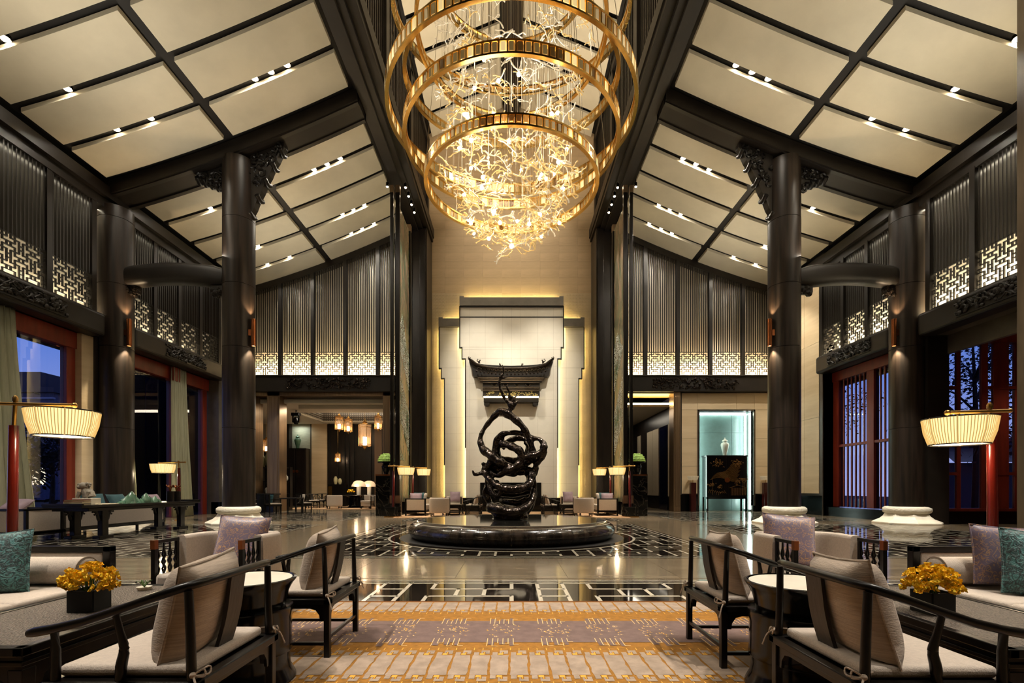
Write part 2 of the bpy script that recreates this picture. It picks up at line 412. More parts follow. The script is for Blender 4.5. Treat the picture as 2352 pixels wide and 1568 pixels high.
g = G(); g.lathe([(2.93, .0035), (2.99, .0035)], 96, (0, FY, 0), cap=False); g.build('inlay_ring', inlaym, floor)
# pale slabs of the near lane, each with its own joint
g = G(); g.box(-.747, .747, -.87, .87, 0, .004); sl = g.mesh('stone_slab'); sl.materials.append(floorst)
for i in range(-4, 5): inst(sl, 'stone_slab', floor, (i * 1.5, 7.27, 0), scale=(1, 1, 1))
g = G(); g.box(-.997, .997, -.96, .96, 0, .004); sl = g.mesh('stone_slab'); sl.materials.append(floorst)
for s in (-1, 1):
    for j in range(4): inst(sl, 'stone_slab', floor, (s * 5.05, 9.25 + j * 1.93, 0))
# outer shell
g = G(); g.box(-20, 20, FRONT - .2, FRONT, 0, 23); struct('wall_front', g, greyst)
for s in (-1, 1):
    nm = SIDE[s]
    # wall above the windows behind the screens, and beam ledge
    g = G(s); g.box(XW + .45, XW + .6, FRONT, YB + .4, ZL, 12.5); struct('wall_' + nm + '_upper', g, marblew)
    g = G(s); g.box(XW - .02, XW + .6, FRONT, YB + .4, ZL - .35, ZL); struct('trim_ledge_' + nm, g, beamwood)
    # eaves beam along the top of the side wall
    g = G(s); g.box(XW - .25, XW + .5, FRONT, YB + .1, 10.75, 11.12); g.box(XW - .1, XW + .5, FRONT, YB, 10.45, 10.75); struct('trim_eaves_' + nm, g, slatw)
    # roof board (dark) over the panels
    g = G(s); N = 14; xs = [XB - .9 + (XW + .6 - XB + .9) * i / N for i in range(N + 1)]
    for i in range(N):
        xa, xb = xs[i], xs[i + 1]; za, zb = zc(min(xa, XW)) + .16, zc(min(xb, XW)) + .16
        g.add([(xa, FRONT, za), (xb, FRONT, zb), (xb, YB + .5, zb), (xa, YB + .5, za)], [(0, 1, 2, 3)])
        g.add([(xa, FRONT, za + .2), (xb, FRONT, zb + .2), (xb, YB + .5, zb + .2), (xa, YB + .5, za + .2)], [(3, 2, 1, 0)])
    ceil = struct('ceiling_' + nm, g, blackm)
    # ceiling panels
    rows = [(15.72 - 1.5 * k - 1.24, 15.72 - 1.5 * k) for k in range(13)] + [(17.05, 18.30)] + [(18.58 + 1.5 * k, 18.58 + 1.5 * k + 1.24) for k in range(4)]
    rows = [r for r in rows if r[1] > FRONT]
    for (ya, yb) in rows:
        for (xa, xb) in ((XB + .12, 9.06), (9.36, XW - .32)):
            g = G(s); N = 6; vs = []; fs = []
            for i in range(N + 1):
                x = xa + (xb - xa) * i / N; z = zc(x)
                vs += [(x, ya, z), (x, yb, z), (x, ya, z + .12), (x, yb, z + .12)]
            for i in range(N):
                a, b = 4 * i, 4 * i + 4
                fs += [(a, b, b + 1, a + 1), (a + 2, a + 3, b + 3, b + 2), (a, a + 2, b + 2, b), (a + 1, b + 1, b + 3, a + 3)]
            fs += [(0, 1, 3, 2), (4 * N, 4 * N + 2, 4 * N + 3, 4 * N + 1)]
            g.add(vs, fs); g.build('ceiling_panel', panelm, ceil)
    # longitudinal gallery beam with steps
    g = G(s)
    g.box(XI, XB, FRONT, YB + 1.5, 14.35, 14.75); g.box(XI + .28, XB - .12, FRONT, YB + 1.5, 14.22, 14.36); g.box(XI + .5, XB - .3, FRONT, YB + 1.5, 14.12, 14.24)
    g.box(XI - .05, XI + .12, FRONT, YB + 1.5, 14.55, 15.0)
    struct('trim_gallery_beam_' + nm, g, beamwood)
    # clerestory
    g = G(s); g.box(XI + .5, XI + .7, FRONT, YC, 14.7, 20.0); struct('wall_clerestory_' + nm, g, slatw)
    cl = thing('clerestory_screen', f'tall dark slatted screen high over the {nm} gallery beam beside the ceiling ridge', 'screen', (0, 0, 0))
    g = G(s)
    for k in range(8): y = FRONT + 1 + 4.2 * k; g.box(XI + .2, XI + .5, y, y + .4, 14.75, 19.7)
    g.box(XI + .2, XI + .5, FRONT, YC, 19.5, 19.9); g.box(XI + .2, XI + .5, FRONT, YC, 14.75, 15.1); g.build('frame', beamwood, cl)
    g = G(s)
    for k in range(int((YC - 8) / .24)): y = 8 + .24 * k; g.box(XI + .3, XI + .36, y, y + .07, 15.1, 19.5)
    g.build('slat_row', slatw, cl, kind='stuff')
    # upper roof
    g = G(s); g.add([(0, FRONT, 22.0), (5, FRONT, 19.95), (5, YC + .3, 19.95), (0, YC + .3, 22.0)], [(3, 2, 1, 0)]); uc = struct('ceiling_ridge_' + nm, g, blackm)
    y = YC - .12
    while y > 4:
        g = G(s)
        def zr(x): return 21.75 - x * .415
        xa, xb = .5, 4.25; ya, yb = y - 1.4, y
        vs = [(x, q, zr(x) + dz) for dz in (0, .1) for x in (xa, xb) for q in (ya, yb)]
        g.add(vs, [(0, 2, 3, 1), (4, 5, 7, 6), (0, 4, 6, 2), (1, 3, 7, 5), (0, 1, 5, 4), (2, 6, 7, 3)]); g.build('ceiling_panel', panelm, uc); y -= 1.66
    # back wall: cream wall behind the screens, carved beam under them
    g = G(s); g.box(4.9, XW + .6, YB + .4, YB + .5, ZL - .3, 15.0); struct('wall_back_' + nm, g, marblew)
    g = G(s); N = 12
    for i in range(N):
        xa = XB - .2 + (XW + .3 - XB) * i / N; xb = XB - .2 + (XW + .3 - XB) * (i + 1) / N; za, zb = zc(min(xa, XW)), zc(min(xb, XW))
        g.add([(xa, YB - .12, za - .30), (xb, YB - .12, zb - .30), (xb, YB - .12, zb + .12), (xa, YB - .12, za + .12), (xa, YB + .3, za - .30), (xb, YB + .3, zb - .30)], [(0, 1, 2, 3), (0, 4, 5, 1)])
    struct('trim_back_' + nm, g, slatw)
    bb = thing('carved_beam', f'dark timber beam with carved relief below the back fretwork screens, {nm} of the pale centre wall', 'beam')
    g = G(s); g.box(5.0, XW, YB - .2, YB + .4, 6.02, ZL - .02); g.box(5.0, XW, YB - .26, YB + .1, ZL - .09, ZL); g.build('beam_body', beamwood, bb, bevel=.03)
    g = G(s)
    for k in range(150):
        x = R.uniform(7.1, 11.3); z = R.uniform(6.16, 6.68); g.sphere((x, YB - .2, z), R.uniform(.03, .09), 6, 4, sz=R.uniform(.5, 1.2))
    for k in range(26):
        x = R.uniform(7.1, 11.0); z = R.uniform(6.2, 6.65); g.sweep([(x + .09 * q, YB - .24 + .02 * math.sin(q), z + .07 * math.sin(q * 1.4 + k)) for q in range(6)], .02, n=5)
    g.build('carved_relief', bronze, bb, smooth=True)
    # transverse roof beam following the ceiling curve
    tb = thing('roof_beam', f'curved dark roof beam crossing the {nm} ceiling over the round columns', 'beam')
    g = G(s); g2 = G(s); N = 14; xs = [XB - .1 + (XW + .2 - XB + .1) * i / N for i in range(N + 1)]
    def strip(gg, y0, y1, lo, hi):
        vs = []; fs = []
        for x in xs:
            z = zc(min(x, XW)); vs += [(x, y0, z - lo), (x, y1, z - lo), (x, y0, z + hi), (x, y1, z + hi)]
        for i in range(N):
            a, b = 4 * i, 4 * i + 4
            fs += [(a, b, b + 1, a + 1), (a, a + 2, b + 2, b), (a + 1, b + 1, b + 3, a + 3)]
        fs += [(0, 1, 3, 2), (4 * N, 4 * N + 2, 4 * N + 3, 4 * N + 1)]; gg.add(vs, fs)
    strip(g, 15.95, 16.95, .34, .1); g.build('beam_body', beamwood, tb)
    strip(g2, 16.0, 16.14, .38, 0); strip(g2, 16.76, 16.9, .38, 0); g2.build('moulding', slatw, tb)
    # columns
    for (cxp, which) in ((9.25, 'inner'), (13.42, 'outer')):
        cl = thing('round_column', f'tall round dark timber column on white stone base, {nm} {which} one', 'column', (s * cxp, YCOL, 0))
        top = zc(cxp) - .34 if which == 'inner' else 10.6
        zs = [.56, 3.2, 5.9, 8.0, 10.2, top]; g = G()
        for a, b in zip(zs, zs[1:]):
            if b - a > .2: g.lathe([(.485, a), (.5, a + .006), (.5, b - .012), (.485, b)], 40)
        g.build('shaft', columnw, cl, smooth=True)
        g = G(); prof = [(1.0, 0), (1.0, .05), (.93, .09), (.78, .16), (.68, .25), (.63, .34)]
        g.lathe(prof, 8, off=.5); g.build('pedestal', whitest, cl, bevel=.01)
        g = G(); g.lathe([(.60, .34), (.66, .37), (.68, .44), (.67, .52), (.60, .57), (.3, .575)], 40); g.build('collar', carvedst, cl, smooth=True)
    # carved capital brackets either side of the inner column
    for (d, w, h_) in ((-1, 1.15, 1.45), (1, .95, .95)):
        x0 = 9.25 + d * .45; g = G(s)
        q = 'toward the ridge' if d < 0 else 'toward the outer wall'
        br = thing('carved_bracket', f'carved openwork timber bracket atop the {nm} inner column, {q}', 'bracket')
        zt = lambda x: zc(x) - .36
        n = 9; low = []
        for i in range(n + 1):
            t = i / n; low.append((x0 + d * w * t, zt(x0 + d * w * t) - (h_ + (.42 if d < 0 else -.3)) * (1 - t) ** 1.15 - .06 * abs(math.sin(t * 14)) - .12))
        poly = [(x0, zt(x0) - .02)] + low + [(x0 + d * w, zt(x0 + d * w) - .02)]
        g.prism(poly, lambda a, b: (a, YCOL - .13, b), lambda a, b: (a, YCOL + .13, b)); g.build('board', slatw, br)
        g = G(s)
        for k in range(26):
            t = R.uniform(.04, .85); x = x0 + d * w * t; zz = zt(x) - R.uniform(.08, max(.1, h_ * (1 - t) ** 1.2))
            rr = R.uniform(.07, .16); a0 = R.uniform(0, 6)
            g.sweep([(x + rr * (1 - q / 9) * math.cos(a0 + q * .9), YCOL - .17 + .01 * q, zz + rr * (1 - q / 9) * math.sin(a0 + q * .9)) for q in range(8)], [.035] * 7 + [.02], n=5)
        for k in range(5): t = k / 5; g.sweep([(low[k * 2][0], YCOL - .2, low[k * 2][1] + .05), (low[k * 2][0] + d * .02, YCOL, low[k * 2][1] - .07), (low[k * 2][0], YCOL + .2, low[k * 2][1] + .05)], .08, n=8)
        g.build('carving', woodx, br, smooth=True, kind='stuff')
    # crescent tie beam
    tie = thing('tie_beam', f'bowed crescent tie beam joining the two {nm} columns', 'beam')
    g = G(s); pts = [(9.7 + (13.1 - 9.7) * t / 10, YCOL, 8.30 + .15 * math.sin(pi * t / 10)) for t in range(11)]
    g.sweep(pts, [.22] + [.27] * 9 + [.22], [.28] + [.34] * 9 + [.28], n=24, sq=.6); g.build('beam_body', beamwood, tie, smooth=True)
    for xx in (9.95, 12.85):
        g = G(s)
        for k in range(16): g.sphere((xx + R.uniform(-.16, .16), YCOL + R.uniform(-.12, .12), 7.86 + R.uniform(-.14, .1)), R.uniform(.06, .11), 7, 5)
        g.box(xx - .2, xx + .2, YCOL - .12, YCOL + .12, 7.78, 8.02); g.build('carved_end', bronze if xx > 12 else slatw, tie)
    # dark piers behind the outer columns, beige returns
    g = G(s); g.box(XW + .15, 14.35, 15.85, 17.0, 0, ZL); struct('trim_pier_' + nm, g, beamwood)
    # baseboards
    # copper up-down wall lights on the columns
    for (cxp, dx, which) in ((9.25, .66, 'inner'), (13.42, -.60, 'outer')):
        xx = s * (cxp + dx * (1 if s < 0 else 1)); 
        if which == 'inner': xx = s * (cxp - .60) ; yy = YCOL - .2
        else: xx = s * (cxp - .60); yy = YCOL - .2
        sc_ = thing('wall_sconce', f'copper tube up-down wall light on the {nm} {which} round column', 'wall light', (xx, yy, 0))
        g = G(); g.lathe([(.06, 5.95), (.08, 5.96), (.08, 6.85), (.06, 6.86)], 16, cap=False); g.lathe([(.055, 6.86), (.055, 5.95)], 16, cap=False); g.build('tube', copper, sc_, smooth=True)
        g = G(); g.box(min(0, s * .16), max(0, s * .16), -.03, .03, 6.3, 6.5); g.build('mount', copper, sc_)
        g = G(); g.lathe([(.0, 5.975), (.055, 5.975)], 16, cap=False); g.build('lens', spotm, sc_); g = G(); g.lathe([(.0, 6.83), (.055, 6.83)], 16, cap=False); g.build('lens', spotm, sc_)
        light('SPOT', 'sconce_down', (xx, yy - .02, 5.93), 330, (1, .82, .56), .03, (xx + s * .12, yy + .03, 5.0), 75)
        light('SPOT', 'sconce_up', (xx, yy - .02, 6.9), 200, (1, .72, .42), .03, (xx + s * .14, yy + .03, 7.7), 75)
# ridge beam, gable
g = G(); g.box(-.42, .42, FRONT, YC, 21.35, 21.9); struct('trim_ridge', g, slatw)
# centre wall
g = G(); g.box(-5.4, 5.4, YC, YC + .2, 0, 22.2); wc = struct('wall_back_centre', g, texwall2)
g = G(); g.box(-.508, .508, -.03, .03, -.428, .428); me1 = g.mesh('stone_block'); me1.materials.append(texwall)
g = G(); g.box(-.508, .508, -.03, .03, -.428, .428)
for u in range(6):                              # embossed fret on the lower blocks
    for w_ in range(5):
        xx, zz = -.42 + u * .168, -.34 + w_ * .17
        g.box(xx - .055, xx + .055, -.045, -.03, zz - .05, zz - .02); g.box(xx - .055, xx - .03, -.045, -.03, zz - .02, zz + .05); g.box(xx + .0, xx + .03, -.045, -.03, zz + .0, zz + .06)
me2 = g.mesh('embossed_block'); me2.materials.append(texwall2)
for i in range(9):
    for j in range(24):
        x = -4.08 + i * 1.02; z = .9 + j * .86
        if z > 20.4: continue
        inside = abs(x) < 1.9 and z < 9
        if inside: continue
        me = me2 if (z < 8.9 or (abs(x) < 5 and z < 11.3 and (abs(x) > 0))) else me1
        inst(me, 'embossed_block' if me is me2 else 'stone_block', wc, (x, YC - .03, z))
for s in (-1, 1):
    g = G(s); g.box(4.27, 5.08, YB - .05, YC, 0, 14.3); g.box(4.33, 4.62, YB - .12, YB, 0, 14.2); struct('trim_jamb_' + SIDE[s], g, wood, bevel=.01)
    # wall above the beam end
    g = G(s); g.box(4.2, 5.4, YC - .06, YC + .1, 14.4, 20.2); struct('trim_gable_' + SIDE[s], g, slatw)
# ---------------- stepped marble backdrop ----------------
bk = thing('stepped_backdrop', 'tall stepped cream marble feature panel glowing at its edges on the centre back wall', 'feature wall')
YP = 25.35; YW = 25.62
mz = lambda py, Y: wz(py, Y)
csteps = [(mz(703, YP), 2.70), (mz(797, YP), 2.58), (mz(823, YP), 2.40), (0.35, 2.40)]
wsteps = [(mz(752, YW), 3.82), (mz(845, YW), 3.70), (mz(868, YW), 3.54), (0.35, 3.54)]
def stepped(steps, Y, xin, nm_, colx, rowz, depth):
    # slabs cut by the stepped outline
    zs = sorted(set([z for z, _ in steps] + [z for z in rowz if steps[-1][0] < z < steps[0][0]]), reverse=True)
    for za, zb in zip(zs, zs[1:]):
        hw = [w for z, w in steps if z >= za - 1e-6][-1]
        xs = [x for x in colx if xin < x < hw - .05] + [hw]
        for s in (-1, 1):
            p = xin
            for x in xs:
                g = G(s); g.box(p + .003, x - .003, Y, Y + depth, zb + .003, za - .003); g.build('marble_slab', marblew, bk); p = x
            g = G(s); g.box(xin, hw - .002, Y + .006, Y + depth - .01, zb, za); g.build('backing', mat('joint_grout', (176, 164, 144), .8), bk)
rowz = [mz(640 + (330 + 102 * k) / 2.6575, YP) for k in range(-1, 12)]
stepped(csteps, YP, 0, 'c', [.46, 1.38, 2.2], rowz, .14)
stepped(wsteps, YW, 2.2, 'w', [2.9], rowz, .14)
for (st, Y, zend, nm_) in ((csteps, YP, mz(1028, YP), 'c'), (wsteps, YW, mz(1068, YW), 'w')):
    for s in (-1, 1):
        g = G(s)
        for (za, w), (zb, w2) in zip(st, st[1:]):
            zb_ = max(zb, zend) if zb < zend else zb
            g.box(w, w + .045, Y - .05, Y + .14, zb_ - (0.0 if zb_ == zend else .045), za)
            if w2 != w: g.box(w2, w + .045, Y - .05, Y + .14, zb - .045, zb)
        g.build('edge_trim', blackm, bk)
        g = G(s)
        for (za, w), (zb, w2) in zip(st, st[1:]): g.box(w - .10, w - .06, Y + .155, Y + .19, zb + .05, za - .05)
        g.build('led_strip', led, bk)
g = G(); g.box(-2.72, 2.72, YP - .1, YP + .3, mz(703, YP), mz(684, YP)); g.box(-2.72, -2.5, YP - .1, YP + .3, mz(684, YP), mz(681, YP)); g.box(2.5, 2.72, YP - .1, YP + .3, mz(684, YP), mz(681, YP)); g.build('cap', capm, bk, bevel=.01)
g = G(); g.box(-2.7, 2.7, YP - .07, YP + .2, mz(706, YP), mz(703, YP)); g.box(-2.7, 2.7, YP - .01, YP + .1, mz(729, YP), mz(727, YP)); g.build('shadow_line', blackm, bk)
g = G(); g.box(-2.45, 2.45, YP + .32, YP + .36, mz(683, YP), mz(680.5, YP)); g.build('led_strip', led, bk)
for s in (-1, 1):
    g = G(s); g.box(2.74, 3.86, YW - .1, YW + .2, mz(751, YW), mz(732, YW)); g.box(3.64, 3.86, YW - .1, YW + .2, mz(732, YW), mz(729.5, YW)); g.build('cap', capm, bk, bevel=.01)
    g = G(s); g.box(2.8, 3.6, YW + .22, YW + .25, mz(733, YW), mz(730.5, YW)); g.build('led_strip', led, bk)
g = G(); g.box(-4.2, 4.2, YP - .35, YC - .05, 0, .66); g.box(-4.25, 4.25, YP - .4, YC - .05, .62, .68); g.build('plinth', blackg, bk)
fp = thing('fireplace', 'wide black fireplace opening low in the cream marble backdrop behind the sculpture', 'fireplace')
g = G(); xa, xb = wx(1103, YP), wx(1243, YP); g.box(xa, xb, YP - .04, YP + .1, mz(1148, YP), mz(1108, YP)); g.build('firebox', blackg, fp)
g = G(); g.box(xa - .05, xb + .05, YP - .06, YP, mz(1148, YP) - .05, mz(1148, YP)); g.build('ledge', whitest, fp)
# ---------------- eave relief ----------------
er = thing('eave_sculpture', 'dark upturned tiled roof eave mounted on the cream marble backdrop', 'wall sculpture')
YE = 25.0
def ex(px): return wx(px, YE)
def ez(py): return wz(py, YE)
def q(cx_, cy_): return (ex(1060 + cx_ / 10.226), ez(800 + cy_ / 10.226))
mid = q(1165, 0)[0]
top = [(175, 262), (260, 330), (340, 390), (460, 440), (600, 470), (760, 485), (960, 492), (1165, 495)]
top = top + [(2330 - a, b) for a, b in top[::-1][1:]]
pts = [(q(a, b)[0], YE - .25 + .25 * (1 - abs(a - 1165) / 990) ** .5 * .6, q(a, b)[1]) for a, b in top]
g = G(); g.sweep(pts, .09, [.05] + [.085] * (len(pts) - 2) + [.05], n=8); g.build('hip_ridge', bronze, er, smooth=True)
rid = [(380, 350), (560, 372), (760, 388), (960, 396), (1165, 400)]; rid = rid + [(2330 - a, b) for a, b in rid[::-1][1:]]
g = G()
for (a, b), (c, d) in zip(rid, rid[1:]):
    x0, z0 = q(a, b); x1, z1 = q(c, d)
    low0, low1 = z0 - .26 + .1 * ((a - 1165) / 785) ** 2, z1 - .26 + .1 * ((c - 1165) / 785) ** 2
    g.add([(x0, YE + .18, z0), (x1, YE + .18, z1), (x1, YE - .12, low1), (x0, YE - .12, low0), (x0, YE + .3, z0), (x1, YE + .3, z1)], [(3, 2, 1, 0), (0, 1, 5, 4)])
g.build('roof_slope', woodx, er)
g = G(); g.sweep([(q(a, b)[0], YE + .18, q(a, b)[1]) for a, b in rid], .035, n=6); g.build('top_ridge', beamwood, er)
# eave soffit body
g = G(); poly = [q(190, 360), q(250, 490), q(275, 650), q(400, 670), q(1165, 670)]; poly = poly + [(2 * mid - a, b) for a, b in poly[::-1][1:]]
up = [q(a, b + 30) for a, b in top][::-1]; poly = poly + up
g.prism(poly, lambda a, b: (a, YE - .08, b), lambda a, b: (a, YE + .3, b)); g.build('eave_board', slatw, er)
tile = G(); tile.lathe([(.001, -.05), (.052, -.05), (.06, -.03), (.06, .05), (.04, .06)], 10); tm = None
g = G(); g.lathe([(.0005, 0), (.035, .0), (.05, .02), (.05, .09), (.0005, .1)], 10); tme = g.mesh('tile_end'); tme.materials.append(bronze)
g = G(); g.sweep([(.07 * math.cos(a), 0, -.07 * math.sin(a) + .06) for a in [pi + k * pi / 8 for k in range(9)]], .013, n=5); dme = g.mesh('drip_tile'); dme.materials.append(metalg)
for k in range(19):
    u = (k - 9) / 9; a = 1165 + u * 800; b = 590 - 70 * abs(u) ** 2.2
    x, z = q(a, b + 40); inst(tme, 'tile_end', er, (x, YE - .14 - .05 * abs(u), z), (pi / 2, 0, 0))
    x, z = q(a + 50, b); inst(dme, 'drip_tile', er, (x, YE - .14 - .05 * abs(u), z), (0, 0, 0))
g = G()
for (ya, yb, hw, dep) in ((685, 705, 780, .1), (712, 728, 760, .06), (735, 765, 735, .02), (800, 812, 665, .06), (905, 925, 660, .05), (950, 965, 660, .06), (985, 1000, 655, .04)):
    g.box(q(1165 - hw, 0)[0], q(1165 + hw, 0)[0], YE - dep, YE + .34, q(0, yb)[1], q(0, ya)[1])
g.build('cornice', metalg, er)
g = G(); g.box(q(500, 0)[0], q(1840, 0)[0], YE + .02, YE + .34, q(0, 1130)[1], q(0, 765)[1]); g.build('box_body', beamwood, er)
for cxx in (770, 1035, 1300, 1560):
    x, z = q(cxx, 845); g = G(); g.sweep([(x + .115 * math.cos(a), YE - .02, z + .1 * math.sin(a)) for a in [pi + k * pi / 5 for k in range(6)]], .012, n=5); g.lathe([(.001, 0), (.1, 0)], 8, (x, YE, z)); g.build('octagon_boss', metalg, er)
g = G(); goldr = mat('gilt_relief', (186, 170, 110), .35, .6)
for k in range(70):
    x, z = q(R.uniform(530, 1800), R.uniform(1015, 1110)); a0 = R.uniform(0, 6); r_ = R.uniform(.03, .07)
    g.sweep([(x + r_ * math.cos(a0 + t), YE - .01, z + r_ * .6 * math.sin(a0 + t)) for t in range(5)], .012, n=4)
g.build('gilt_carving', goldr, er)
g = G(); x0, x1 = q(525, 0)[0], q(1810, 0)[0]; g.box(x0, x1, YE - .14, YE - .06, q(0, 1162)[1], q(0, 1134)[1]); g.build('light_bar', ledw, er)
g = G(); g.box(x0, x1, YE - .1, YE + .34, q(0, 1270)[1], q(0, 1165)[1]); g.build('base_beam', beamwood, er, bevel=.02)
for (a, b) in ((530, 655), (1675, 1800)):
    g = G(); xa, xb = q(a, 0)[0], q(b, 0)[0]; zt, zb = q(0, 1262)[1], q(0, 1350)[1]; c = (xb - xa)
    g.prism([(xa, zt), (xb, zt), (xb, zb + .05), (xb - c * .3, zb), (xa + c * .3, zb), (xa, zb + .05)], lambda a, b: (a, YE - .08, b), lambda a, b: (a, YE + .3, b)); g.build('corbel', slatw, er, bevel=.01)
for (a, b, h_) in ((190, 250, .1), (410, 330, .14), (910, 385, .07), (1420, 385, .07), (1920, 330, .14), (2140, 250, .1)):
    x, z = q(a, b); g = G(); s_ = 1 if a < 1165 else -1
    g.sphere((x, YE + .1, z + h_ * .45), h_ * .42, 8, 6); g.sphere((x + s_ * h_ * .35, YE + .08, z + h_ * .95), h_ * .26, 8, 6)
    g.sweep([(x - s_ * h_ * .4, YE + .1, z + h_ * .5), (x - s_ * h_ * .8, YE + .1, z + h_ * .9), (x - s_ * h_ * .5, YE + .1, z + h_ * 1.5), (x - s_ * h_ * .1, YE + .1, z + h_ * 1.3)], [.03, .025, .02, .012], n=6)
    for dx in (-.25, .25): g.cyl((x + dx * h_, YE + .1, z - .06), (x + dx * h_, YE + .1, z + h_ * .4), .018, 6)
    g.build('ridge_beast', bronze, er, smooth=True)
# ---------------- lattice screens ----------------
P_ = .11
def screen_meshes(nx, d=.05):
    g = G()
    for (i0, j0, i1, j1) in fret_segments(nx, 10, -6, -4):
        x0, z0, x1, z1 = i0 * P_, j0 * P_ + .09, i1 * P_, j1 * P_ + .09
        if i0 == i1: g.box(x0 - .014, x0 + .014, -d / 2, d / 2, z0 - .014, z1 + .014)
        else: g.box(x0 - .014, x1 + .014, -d / 2, d / 2, z0 - .014, z0 + .014)
    w = nx * P_
    g.box(0, w, -d / 2, d / 2, .08, .10); g.box(0, w, -d / 2, d / 2, 0, .02)
    for i in (0, nx): g.box(i * P_ - .014, i * P_ + .014, -d / 2, d / 2, 0, 1.2)
    for i in (nx // 2, nx // 2 + 1): g.box(i * P_ - .014, i * P_ + .014, -d / 2, d / 2, 0, .1)
    g.box(0, w, -d / 2, d / 2, 1.19 - .014, 1.19 + .014)
    me = g.mesh('fretwork'); me.materials.append(slatw); return me
fret13, fret12 = screen_meshes(13), screen_meshes(11)
g = G(); g.box(-.018, .018, -.045, .045, 0, 1); slatme = g.mesh('slat'); slatme.materials.append(slatw)
g = G(); g.box(-.085, .085, -.1, .1, 0, 1); mulme = g.mesh('mullion'); mulme.materials.append(slatw)
def screen(label, origin, rz, nx, fretme, ztop, width):
    t = thing('lattice_screen', label, 'screen', origin, rz)
    off = (width - nx * P_) / 2
    inst(fretme, 'fretwork', t, (off, 0, 0), kind='stuff')
    c_, s_ = math.cos(rz), math.sin(rz)
    for i in range(nx + 1):
        X = origin[0] + c_ * (off + i * P_); zt = ztop(X) - origin[2]
        inst(slatme, 'slat', t, (off + i * P_, 0, 1.19), scale=(1, 1, max(.1, zt - 1.19)))
    for k in (0, width):
        X = origin[0] + c_ * k; inst(mulme, 'mullion', t, (k, -.02, 0), scale=(.5 if False else 1, 1, ztop(X) - origin[2]))
for s in (-1, 1):
    nm = SIDE[s]
    for k in range(5):                          # back wall, counted from the side wall
        a, b = 13.3 - 1.64 * k, 13.3 - 1.64 * (k + 1)
        x0 = -a if s < 0 else b
        screen(f'tall slatted screen with glowing fretwork foot, {ORD[k]} from the corner, {nm} back wall', (x0, YB, ZL), 0, 13, fret13, lambda X: zc(min(abs(X), XW)) - .25, 1.64)
    bays = [(22.24, 4 if s < 0 else 3)] if s < 0 else [(20.92, 3)]
    yy = 22.24 if s < 0 else 20.92; n = 4 if s < 0 else 3
    for k in range(n):
        screen(f'slatted screen, {ORD[k]} from the far end of the {nm} side wall, beyond the column', (s * XW, yy - 1.335 * k, ZL), -pi / 2, 11, fret12, lambda X: 10.5, 1.335)
    for k in range(4):
        screen(f'large slatted screen on the {nm} side wall, {ORD[k]} on the camera side of the column', (s * XW, 15.55 - 1.5 * k, ZL), -pi / 2, 13, fret13, lambda X: 10.5, 1.5)
    # light strips behind the screens' feet
    g = G(s); g.box(5.2, 13.3, YB + .30, YB + .36, ZL, ZL + .06); struct('trim_led_back_' + nm, g, ledw)
    light('AREA', 'screen_backlight', (s * 9.3, YB + .2, ZL + .06), 430, (1, .74, .40), 8.0, (s * 9.3, YB + .33, ZL + 3), .08)
    g = G(s); g.box(XW + .34, XW + .4, 5, yy, ZL, ZL + .05); struct('trim_led_side_' + nm, g, ledw if s > 0 else mat('dim_led', (255, 236, 200), .5, emit=.9))
    l = light('AREA', 'screen_backlight', (s * (XW + .18), 13.2, ZL + .05), 700 if s > 0 else 150, (1, .84, .56), .08, (s * (XW + .34), 13.2, ZL + 3), 15)
    l.rotation_euler = (pi, 0, 0); l.rotation_euler = (pi, s * math.radians(-8), 0)
    # wall band between the ledge and the window heads, plain wall nearer the camera
    g = G(s); g.box(XG + .3, XG + .45, FRONT, YB + .4, 5.6, ZL); g.box(XW + .1, XG + .45, FRONT, YB + .4, 6.2, 6.3); struct('wall_' + nm + '_band', g, greyst)
    g = G(s); g.box(XG, XG + .4, FRONT, 6.0 if s < 0 else 5.0, 0, 6.3); struct('wall_' + nm + '_near', g, greyst)
    for (x_, L_, p_) in ((XW + .3, 15, 340 if s > 0 else 200),):
        l = light('AREA', 'screen_top_fill', (s * (XW + .2), 13.2, 10.4), p_ * .45, (1, .88, .64), .06, (s * x_, 13.2, 7), 15); l.rotation_euler = (0, s * math.radians(-9), 0)  # added strip evens the brightness behind the slats from above
    # carved side beams
    for (ya, yb, w) in ((10.0, 15.75, 'near'), (16.95, yy + .1, 'far')):
        t = thing('carved_beam', f'{w} dark carved beam over the {nm} windows', 'beam')
        g = G(s); g.box(XW - .3, XW + .3, ya, yb, 6.12, ZL); g.build('beam_body', beamwood, t, bevel=.1, seg=3)
        cy_ = (ya + yb) / 2; g = G(s); L_ = 1.35 if w == 'near' else 1.2
        if w == 'near': cy_ = 13.0
        g.box(XW - .33, XW - .28, cy_ - L_, cy_ + L_, 6.24, 6.28); g.box(XW - .33, XW - .28, cy_ - L_, cy_ + L_, 6.70, 6.74)
        for k in range(120): g.sphere((XW - .31, cy_ + R.uniform(-L_, L_), R.uniform(6.3, 6.7)), R.uniform(.03, .08), 6, 4, sz=R.uniform(.5, 1.3))
        for k in range(20):
            y0, z0 = cy_ + R.uniform(-L_, L_ - .4), R.uniform(6.34, 6.66); g.sweep([(XW - .35, y0 + .07 * q_, z0 + .06 * math.sin(q_ * 1.3 + k)) for q_ in range(6)], .02, n=5)
        g.build('carved_relief', beamwood, t, smooth=True)
# ---------------- side windows ----------------

